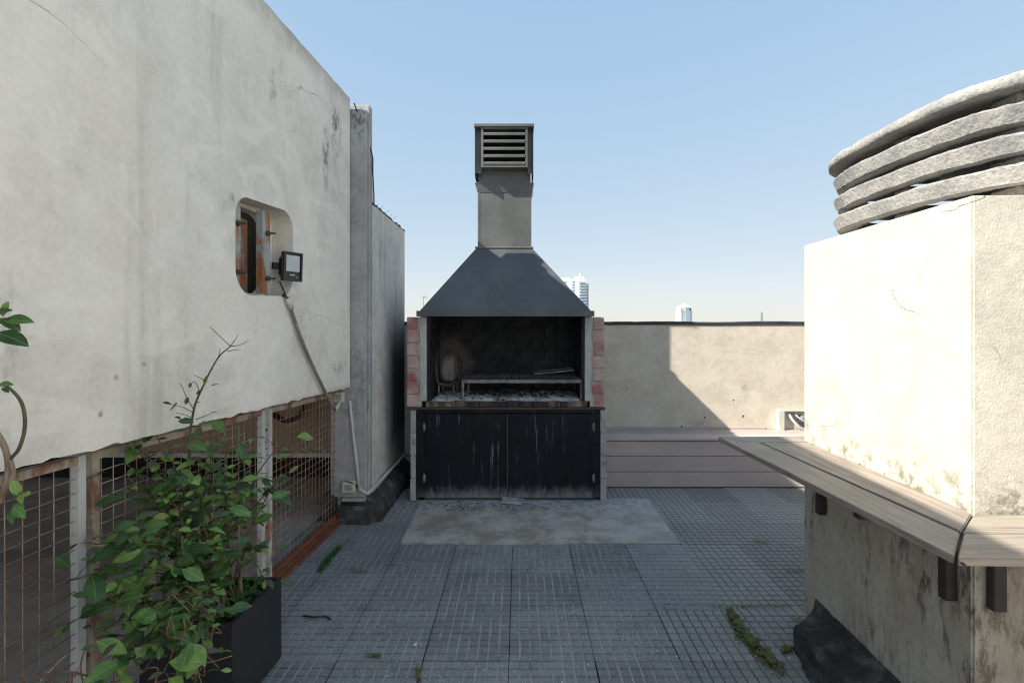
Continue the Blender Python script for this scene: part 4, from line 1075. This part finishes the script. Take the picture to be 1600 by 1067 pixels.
for r_ in (.04, .75):
    m1 = MB(); m1.prism([bp(-.03, r_), bp(-.03, r_+.042), bp(-.002, r_+.042), bp(-.002, r_)], .64, zc-th-.001, bev=.002)
    m1.prism([bp(-.24, r_), bp(-.24, r_+.042), bp(-.0305, r_+.042), bp(-.0305, r_)], zc-th-.028, zc-th-.001, bev=.002)
    m1.build('bracket', M['brown_steel'], CT)
MB().tube([(1.168, 1.280, zc-.014), (1.168, 1.272, zc-.014)], .004, 8).build('screw', M['iron'], CT)

# ---------------------------------------------------------------- leaves and plants
def leaf_geo(Lf, Wf, bend, fold, curl=0.):
    v = []; uv = []; prof = [0.03, .5, .86, 1.0, .93, .62, 0.05]; n_ = len(prof)
    for i, w in enumerate(prof):
        t_ = i/(n_-1); x = Lf*t_; z = -bend*Lf*t_*t_; hw = Wf*.5*w
        wv = .04*Lf*math.sin(t_*9+curl)
        v += [(x, -hw, z+fold*hw+wv*.5), (x, 0, z), (x, hw, z+fold*hw-wv*.5)]
        uv += [(.5-.5*w, t_), (.5, t_), (.5+.5*w, t_)]
    f = [[i*3+j, i*3+j+1, (i+1)*3+j+1, (i+1)*3+j] for i in range(n_-1) for j in range(2)]
    return v, f, uv
def leaf_mesh(name, geo, mat):
    v, f, uv = geo; me = bpy.data.meshes.new(name); me.from_pydata(v, [], f); me.materials.append(mat)
    ul = me.uv_layers.new(name='UVMap')
    for lp in me.loops: ul.data[lp.index].uv = uv[lp.vertex_index]
    for p in me.polygons: p.use_smooth = True
    return me
GEO = [leaf_geo(1, .50, .22, .3), leaf_geo(1, .56, .40, .15, 1.5), leaf_geo(1, .42, .1, .45, 3.), leaf_geo(1, .52, -.12, .25, 2.), leaf_geo(1, .6, .55, .1, .7)]
LMESH = [[leaf_mesh('leaf', gg, mm) for gg in GEO] for mm in LM]
class Stuff:
    def __init__(s): s.v = []; s.f = []; s.uv = []; s.m = []
    def add(s, geo, mt, mi):
        v, f, uv = geo; b = len(s.v); s.v += [tuple(mt @ Vector(p)) for p in v]; s.uv += uv
        s.f += [[b+i for i in q_] for q_ in f]; s.m += [mi]*len(f)
    def build(s, name, mats, parent=None):
        base = wloc(parent); me = bpy.data.meshes.new(name); me.from_pydata([tuple(Vector(p)-base) for p in s.v], [], s.f)
        for x in mats: me.materials.append(x)
        ul = me.uv_layers.new(name='UVMap')
        for lp in me.loops: ul.data[lp.index].uv = s.uv[lp.vertex_index]
        for i, p in enumerate(me.polygons): p.use_smooth = True; p.material_index = s.m[i]
        o = bpy.data.objects.new(name, me); COL.objects.link(o)
        if parent: o.parent = parent
        return o
def lmat(p, d, nrm, s):
    x = d.normalized(); z = (nrm-x*nrm.dot(x))
    if z.length < 1e-3: z = Vector((0, 0, 1))-x*x.z
    z.normalize(); y = z.cross(x); m_ = Matrix((x, y, z)).transposed().to_4x4()
    return Matrix.Translation(p) @ m_ @ Matrix.Scale(s, 4)

# planter box
px1, pyn, pyf, pz = -1.132, 1.913, 2.278, .379
def pX(D): return -1.14-.03+.0+(.012+.066*0)*0
PLT = thing('planter_box', 'square anthracite planter box standing against the mesh screens', 'planter', (-1.32, 2.1, 0))
xr0, xr1 = -1.136, -1.119           # right face near / far
xl0, xl1 = -1.50, -1.485
def quadbox(ins, z0, z1, outer=True):
    return [(xl0+ins, pyn+ins), (xr0-ins, pyn+ins), (xr1-ins, pyf-ins), (xl1+ins, pyf-ins)]
mb = MB(); o4 = quadbox(0, 0, 0); i4 = quadbox(.016, 0, 0); v = [(x, y, .006) for x, y in o4]+[(x, y, pz) for x, y in o4]+[(x, y, pz) for x, y in i4]+[(x, y, pz-.09) for x, y in i4]
mb.add(v, [[k*4+j, k*4+(j+1) % 4, (k+1)*4+(j+1) % 4, (k+1)*4+j] for k in range(3) for j in range(4)]+[[3, 2, 1, 0]])
bm = bmesh.new()
mb.build('box', M['planter'], PLT)
MB().prism(quadbox(.017, 0, 0), pz-.075, pz-.05).build('soil', M['soil'], PLT)
def clovergeo():
    v = []; f = []; uv = []
    for k in range(3):
        a_ = k*2.094; c_ = (math.cos(a_)*.5, math.sin(a_)*.5)
        b = len(v); v.append((0, 0, 0)); uv.append((.5, 0))
        for j in range(5):
            th_ = a_-.85+j*.425; r_ = (.85, 1.05, .9, 1.05, .85)[j]
            v.append((math.cos(th_)*r_, math.sin(th_)*r_, .12-.08*abs(j-2))); uv.append((.1+.2*j, 1))
        f.append([b, b+1, b+2, b+3]); f.append([b, b+3, b+4, b+5])
    return v, f, uv
CLO = clovergeo()
st = Stuff()
for i in range(420):
    x = R(-1.46, -1.155); y = R(1.94, 2.25); h = R(.0, .075)*(.6+.6*noise.noise(Vector((x*9, y*9, 0)))+.4)
    mt = Matrix.Translation((x, y, pz-.045+h)) @ Matrix.Rotation(R(0, 6), 4, 'Z') @ Matrix.Rotation(R(-.5, .5), 4, 'X') @ Matrix.Scale(R(.008, .016), 4)
    st.add(CLO, mt, 0)
tag(st.build('clover', [M['clover']]), 'bright green clover covering the soil of the planter box', 'clover', kind='stuff')

# citrus shrub
PB = Vector((-1.29, 2.10, pz-.06))
SH = thing('citrus_shrub', 'leafy green citrus shrub growing out of the planter box', 'shrub', PB)
tips = [(245, 770, 1.75), (175, 830, 1.65), (355, 760, 1.9), (230, 830, 1.7), (300, 960, 1.6), (210, 1030, 1.47), (180, 945, 1.55), (330, 810, 1.85), (280, 860, 1.68), (390, 760, 2.05), (150, 1060, 1.44), (260, 930, 1.58), (150, 725, 1.88), (178, 700, 1.92), (235, 668, 1.95), (330, 690, 2.0), (385, 715, 2.1), (432, 700, 2.2), (425, 760, 2.15), (300, 745, 1.85), (205, 775, 1.78),
        (150, 850, 1.66), (118, 905, 1.56), (108, 975, 1.5), (190, 905, 1.58), (235, 985, 1.50), (180, 1045, 1.42), (270, 890, 1.65), (335, 850, 1.82), (395, 800, 2.0),
        (300, 900, 1.76), (255, 1050, 1.46), (310, 985, 1.6), (415, 905, 2.05), (265, 800, 1.72), (370, 770, 1.95), (215, 850, 1.66), (300, 830, 1.7), (160, 985, 1.5), (390, 850, 2.05), (320, 1050, 1.6), (160, 690, 1.9), (440, 745, 2.2), (350, 675, 2.0),
        (345, 725, 1.92), (270, 720, 1.88), (200, 745, 1.8), (310, 790, 1.8), (190, 1000, 1.5), (290, 940, 1.6), (250, 1010, 1.5), (225, 930, 1.56), (290, 1020, 1.58), (350, 860, 1.8), (240, 890, 1.6)]
leaves = []      # (matrix, geo index, mat index, y)
def addleaf(p, d, s, mi=None):
    nrm = Vector((R(-.6, .6)+.35, R(-.6, .5)-.35, 1.0)).normalized()
    if mi is None:
        r_ = random.random(); mi = 0 if r_ < .36 else 1 if r_ < .68 else 2 if r_ < .83 else 3 if r_ < .94 else 4
    if mi in (3, 4): s = min(s, .05)
    leaves.append((lmat(p, d, nrm, s), random.randrange(5), mi, s/p.y))
def stem_part(pts, r0, r1, mat='stem', name='branch', n=6, parent=SH):
    k = len(pts); return MB().tube(pts, [r0+(r1-r0)*i/(k-1) for i in range(k)], n).build(name, M[mat], parent)
for ti, tp in enumerate(tips):
    T = at(*tp); T.x = max(T.x, mx(T.y)+.05)
    b0 = PB+Vector((R(-.10, .06), R(-.08, .08), 0))
    mid = b0.lerp(T, .5)+Vector((R(-.03, .03), R(-.03, .03), .10 if T.z > .5 else .22))
    if T.z < .4: mid = b0.lerp(T, .55); mid.z = max(mid.z, .44)+.05; mid.y = min(mid.y, 1.93)
    P = bez([b0, b0.lerp(mid, .5)+Vector((0, 0, .05)), mid, mid.lerp(T, .5)+Vector((R(-.02, .02), R(-.02, .02), R(0, .03))), T], 5)
    stem_part(P, R(.0045, .007), .0015)
    k = len(P)
    for i in range(int(k*.5), k):
        p = P[i]; dr = (P[min(i+1, k-1)]-P[max(i-1, 0)]).normalized()
        for _ in range(1 if random.random() < .35 else (2 if i < k-1 else 3)):
            a_ = R(0, 6.28); side = Vector((math.cos(a_), math.sin(a_)*.8, R(-.3, .5)))
            if random.random() < .45:
                L_ = R(.03, .10); e_ = p+(side+dr*.5).normalized()*L_; e_.x = max(e_.x, mx(e_.y)+.03)
                if random.random() < .35: stem_part([p, p.lerp(e_, .5)+Vector((0, 0, .006)), e_], .0017, .0010, name='twig', n=4)
                addleaf(e_, side+dr*.4+Vector((0, 0, R(-.5, .1))), (.026+.060*random.random()**2.3)*(1.15 if p.y < 1.62 else 1))
            else:
                addleaf(p, side+dr*.5+Vector((0, 0, R(-.4, .2))), (.028+.064*random.random()**2.2)*(1.15 if p.y < 1.62 else 1))
# bare tall shoot
Q = [PB+Vector((0, -.05, .0)), at(300, 800, 1.98), at(296, 700, 1.95), at(303, 640, 1.93), at(318, 602, 1.92), at(340, 560, 1.92), at(360, 541, 1.92)]
P = bez(Q, 6); stem_part(P, .006, .0022)
for q_ in ([(360, 541), (345, 527), (330, 513), (327, 510)], [(360, 541), (368, 530), (372, 523)], [(360, 541), (375, 539), (390, 531)], [(355, 549), (365, 547), (374, 546)],
           [(303, 640), (292, 622), (285, 605), (280, 598)], [(303, 645), (285, 636), (268, 632)], [(303, 655), (290, 648), (275, 645)], [(312, 612), (306, 598), (300, 597)], [(322, 596), (312, 590), (302, 586)],
           [(341, 560), (343, 550), (344, 545)], [(331, 578), (334, 570), (336, 565)], [(306, 655), (325, 648), (333, 643)]):
    pp = [at(a_, b_, 1.92+R(-.005, .005)) for a_, b_ in q_]; stem_part(bez(pp, 3), .0018, .0009, name='twig', n=5)
for (a_, b_, s, mi, d) in ((320, 602, .042, 4, (.1, -.2, 1)), (329, 603, .034, 3, (1, 0, .3)), (290, 632, .03, 3, (.3, 0, 1)), (287, 652, .028, 3, (.6, 0, -.5)), (283, 655, .028, 3, (-1, 0, .6)),
                          (300, 634, .035, 1, (1, 0, .7)), (307, 617, .022, 3, (.5, 0, .8)), (268, 632, .035, 3, (-1, 0, .2)), (296, 606, .02, 3, (.2, 0, 1)), (331, 645, .022, 3, (1, 0, .3)), (303, 660, .05, 0, (-.6, -.4, .4)), (310, 662, .05, 1, (.7, -.3, .2)), (312, 668, .05, 0, (.2, -.6, -.5))):
    addleaf(at(a_, b_, 1.915), Vector(d), s, mi)
# thick canes
for pts in ([PB+Vector((.0, 0, 0)), at(345, 905, 2.02), at(338, 850, 2.0), at(330, 800, 1.98)], [PB+Vector((.06, .05, 0)), at(372, 860, 2.12), at(374, 800, 2.1)], [PB+Vector((-.05, -.02, 0)), at(300, 900, 1.95), at(262, 830, 1.85)]):
    stem_part(bez(pts, 5), .008, .005, 'cane', 'cane', 8)
leaves.sort(key=lambda l: -l[3])
for l in leaves[:290]:
    o = bpy.data.objects.new('leaf', LMESH[l[2]][l[1]]); COL.objects.link(o); o.parent = SH
    o.matrix_local = Matrix.Translation(-wloc(SH)) @ l[0]
st = Stuff()
for l in leaves[290:]: st.add(GEO[l[1]], l[0], l[2])
if st.v: tag(st.build('small_leaves', LM, SH), kind='stuff')
print('LEAVES', len(leaves))
# dry twigs hanging in front of the planter
dt = MB()
for i in range(34):
    p = at(R(200, 340), R(930, 1060), R(1.5, 1.72)); q_ = [p]
    for _ in range(3): q_.append(q_[-1]+Vector((R(-.06, .07), R(-.04, .04), R(-.06, .07))))
    dt.tube(bez(q_, 3), R(.001, .0022), 4)
for q_ in ([(303, 1067), (318, 1010), (333, 985), (334, 975), (312, 985)], [(300, 930), (302, 1000), (306, 1067)], [(240, 1067), (290, 1050), (325, 1010), (334, 978)]):
    dt.tube(bez([at(a_, b_, 1.72) for a_, b_ in q_], 4), .0028, 5)
for q_ in ([(0, 1062), (60, 1055), (100, 1048), (140, 1055)], [(50, 1067), (80, 1052), (110, 1049), (112, 1067)], [(130, 1067), (126, 1040), (134, 1010)]):
    dt.tube(bez([at(a_, b_, 1.45) for a_, b_ in q_], 4), .0024, 5)
tag(dt.build('dry_twigs', M['twig']), 'tangle of dry brown twigs hanging in front of the planter box', 'twigs', kind='stuff')

# second plant at the left edge
P2 = thing('potted_climber', 'climbing plant with curled stems at the left edge of the picture', 'plant', (-1.27, .98, .30))
D2 = 1.06
def a2(x, y, dd=0): return at(x, y, D2+dd)
root2 = Vector((-1.27, .98, .30))
for q_, r0, r1, m_ in (([root2, a2(-40, 900), a2(-8, 800), a2(12, 745), a2(8, 700), a2(-15, 660)], .007, .005, 'cane'),
                  ([root2+Vector((.02, .02, 0)), a2(-30, 860), a2(10, 765), a2(20, 735), a2(2, 690), a2(-20, 650)], .006, .004, 'cane'),
                  ([a2(-5, 800), a2(6, 760), a2(14, 722), a2(30, 700), a2(39, 665), a2(34, 630), a2(15, 607), a2(-10, 597)], .004, .003, 'stem'),
                  ([a2(-20, 640), a2(-25, 560), a2(-15, 520), a2(2, 502)], .003, .002, 'stem'), ([a2(12, 745), a2(22, 775), a2(33, 768)], .002, .0015, 'stem')):
    stem_part(bez(q_, 6), r0, r1, m_, 'stem', 8, P2)
for (x, y, s, mi, d, gi) in ((2, 500, .075, 1, (1, .1, .05), 0), (0, 497, .055, 0, (.8, 0, -.35), 1), (4, 495, .045, 2, (.2, .1, 1), 2), (-8, 520, .085, 0, (1, -.1, -.15), 1), (-12, 492, .05, 0, (1, 0, .4), 0),
                      (-5, 601, .04, 1, (1, 0, .1), 0), (2, 606, .025, 0, (.7, 0, -.4), 2), (30, 775, .05, 2, (-.2, -.2, 1), 0), (31, 775, .045, 2, (1, -.2, .15), 3), (20, 788, .03, 1, (1, 0, -.2), 0), (20, 792, .045, 1, (.9, -.3, -.35), 1), (18, 795, .04, 0, (.3, -.3, -.8), 0), (30, 770, .03, 2, (.2, 0, -1), 0)):
    o = bpy.data.objects.new('leaf', LMESH[mi][gi]); COL.objects.link(o); o.parent = P2
    o.matrix_local = Matrix.Translation(-wloc(P2)) @ lmat(a2(x, y, R(-.01, .01)), Vector(d), Vector((.35, -.7, .75)), s*.78)
tag(MB().prism([(-1.42, .83), (-1.14, .83), (-1.14, 1.12), (-1.42, 1.12)], .006, .31, bev=.01).build('plant_pot', M['planter']), 'black plant pot under the climbing plant at the left edge', 'pot')

# weeds in the joints
def weed(pts, n_, spread, s0, s1, label, mat='weed', hgt=.02):
    st = Stuff(); c_ = Vector((0, 0, 0))
    for i in range(n_):
        t_ = random.random()*(len(pts)-1); k = int(t_); p = Vector(pts[k]).lerp(Vector(pts[k+1]), t_-k)
        w_ = spread*(.4+.9*abs(noise.noise(Vector((p.x*8, p.y*8, 1)))))
        q_ = p+Vector((random.gauss(0, w_), random.gauss(0, w_), 0)); q_.z = R(.001, hgt)*(1 if (q_-p).length < spread else .4)
        mt = Matrix.Translation(q_) @ Matrix.Rotation(R(0, 6), 4, 'Z') @ Matrix.Rotation(R(-.8, .8), 4, 'X') @ Matrix.Scale(R(s0, s1), 4)
        st.add(CLO, mt, 0)
    o = st.build('weed', [M[mat]]); return tag(o, label, 'weed', 'weeds growing in the tile joints', None)
def fl_(px, py): D = FPX*CH/(py-VY); return ((px-VX)/FPX*D, D, 0)
weed([fl_(1140, 953), fl_(1160, 990), fl_(1185, 1015), fl_(1215, 1045)], 900, .024, .005, .011, 'largest green weed strip in the tile joint beside the chimney block kerb')
weed([fl_(1110, 950), fl_(1235, 947)], 110, .006, .003, .006, 'thin low weed line joining the large strip toward the chimney block')
weed([fl_(530, 856), fl_(515, 872), fl_(500, 893)], 420, .017, .005, .010, 'bushy weed in the joint near the rusty sill', 'clover')
weed([fl_(572, 1026), fl_(596, 1027)], 60, .006, .003, .006, 'small weed tuft in the foreground joint left of centre')
weed([fl_(652, 1045), fl_(655, 1064)], 60, .005, .003, .006, 'weed tuft at the bottom edge in a lengthwise tile joint')
weed([fl_(545, 892), fl_(575, 895)], 40, .006, .003, .005, 'faint weed tuft between tiles in front of the far mesh')
weed([fl_(1225, 1020), fl_(1234, 1012)], 90, .014, .004, .008, 'weed clump against the corner of the black kerb')
weed([fl_(1228, 895), fl_(1258, 893)], 60, .008, .003, .006, 'weed patch in the joint close to the chimney block wall')
weed([fl_(1178, 846), fl_(1198, 848)], 50, .009, .003, .006, 'small weed between the pale tiles near the bench')
weed([fl_(555, 952), fl_(590, 953)], 40, .006, .003, .005, 'sparse weed in the joint beside the planter box')
weed([fl_(592, 806), fl_(592, 802)], 14, .006, .006, .010, 'single bright sprout at the kerb corner', 'clover', .03)
cable('cable', [(-1.16, 2.60, .006), (-1.09, 2.575, .012), (-1.04, 2.59, .008), (-1.0, 2.565, .006)], .005, M['blackp'], 'short black cable end lying on the tiles beside the planter box', 'cable')
# litter
def bit(px, py, s, mat, label, cat, name):
    p = Vector(fl_(px, py)); mt = Matrix.Translation((p.x, p.y, .006)) @ Matrix.Rotation(R(0, 3), 4, 'Z')
    tag(MB().box(-s, s, -s*.55, s*.55, -.003, .003, .001, jit=s*.12, mtx=mt).build(name, mat), label, cat)
bit(649, 1008, .010, M['white'], 'white paper scrap on the foreground tiles left of centre', 'scrap', 'paper_scrap')
bit(1151, 960, .011, M['white'], 'white paper scrap beside the large weed strip', 'scrap', 'paper_scrap')
bit(1116, 862, .008, surf('orange_peel', (.5, .22, .08), (.45, .2, .08), 5, .8), 'tiny orange scrap on the right hand tiles', 'scrap', 'orange_scrap')
rl = surf('dead_leaf', (.28, .09, .03), (.2, .07, .03), 30, .8)
for px, py, lb in ((1243, 967, 'reddish dead leaf lying on the tile by the kerb top'), (1250, 971, 'smaller reddish dead leaf touching the chimney block foot')):
    me = leaf_mesh('dead_leaf', GEO[0], rl); o = bpy.data.objects.new('dead_leaf', me); COL.objects.link(o); p = Vector(fl_(px-4, py))
    o.matrix_world = lmat(p+Vector((0, 0, .012)), Vector((1, .5, .1)), Vector((0, 0, 1)), .035); tag(o, lb, 'leaf')
# ash crumbs near the cabinet and fine litter in the joints
cr = MB()
for i in range(150):
    x = random.gauss(-.35, .3); y = random.gauss(4.19, .07)
    if y > 4.28: continue
    s = R(.0015, .006)*R(.5, 1.3); cr.box(-s, s, -s, s, -s*.4, s*.4, 0, jit=s*.3, mtx=Matrix.Translation((x, y, .008)) @ Matrix.Rotation(R(0, 3), 4, 'Z'))
tag(cr.build('charcoal_crumbs', M['coal']), 'black charcoal crumbs scattered on the slab in front of the cabinet', 'charcoal', kind='stuff')
gr_ = MB()
for i in range(420):
    x = R(-1.3, 1.8); y = R(2.1, 4.5); s = R(.0012, .0035)
    gr_.box(-s, s, -s, s, -s*.4, s*.4, 0, jit=s*.3, mtx=Matrix.Translation((x, y, .004)) @ Matrix.Rotation(R(0, 3), 4, 'Z'))
tag(gr_.build('grit', M['ledge']), 'fine pale grit scattered over the tiles', 'grit', kind='stuff')
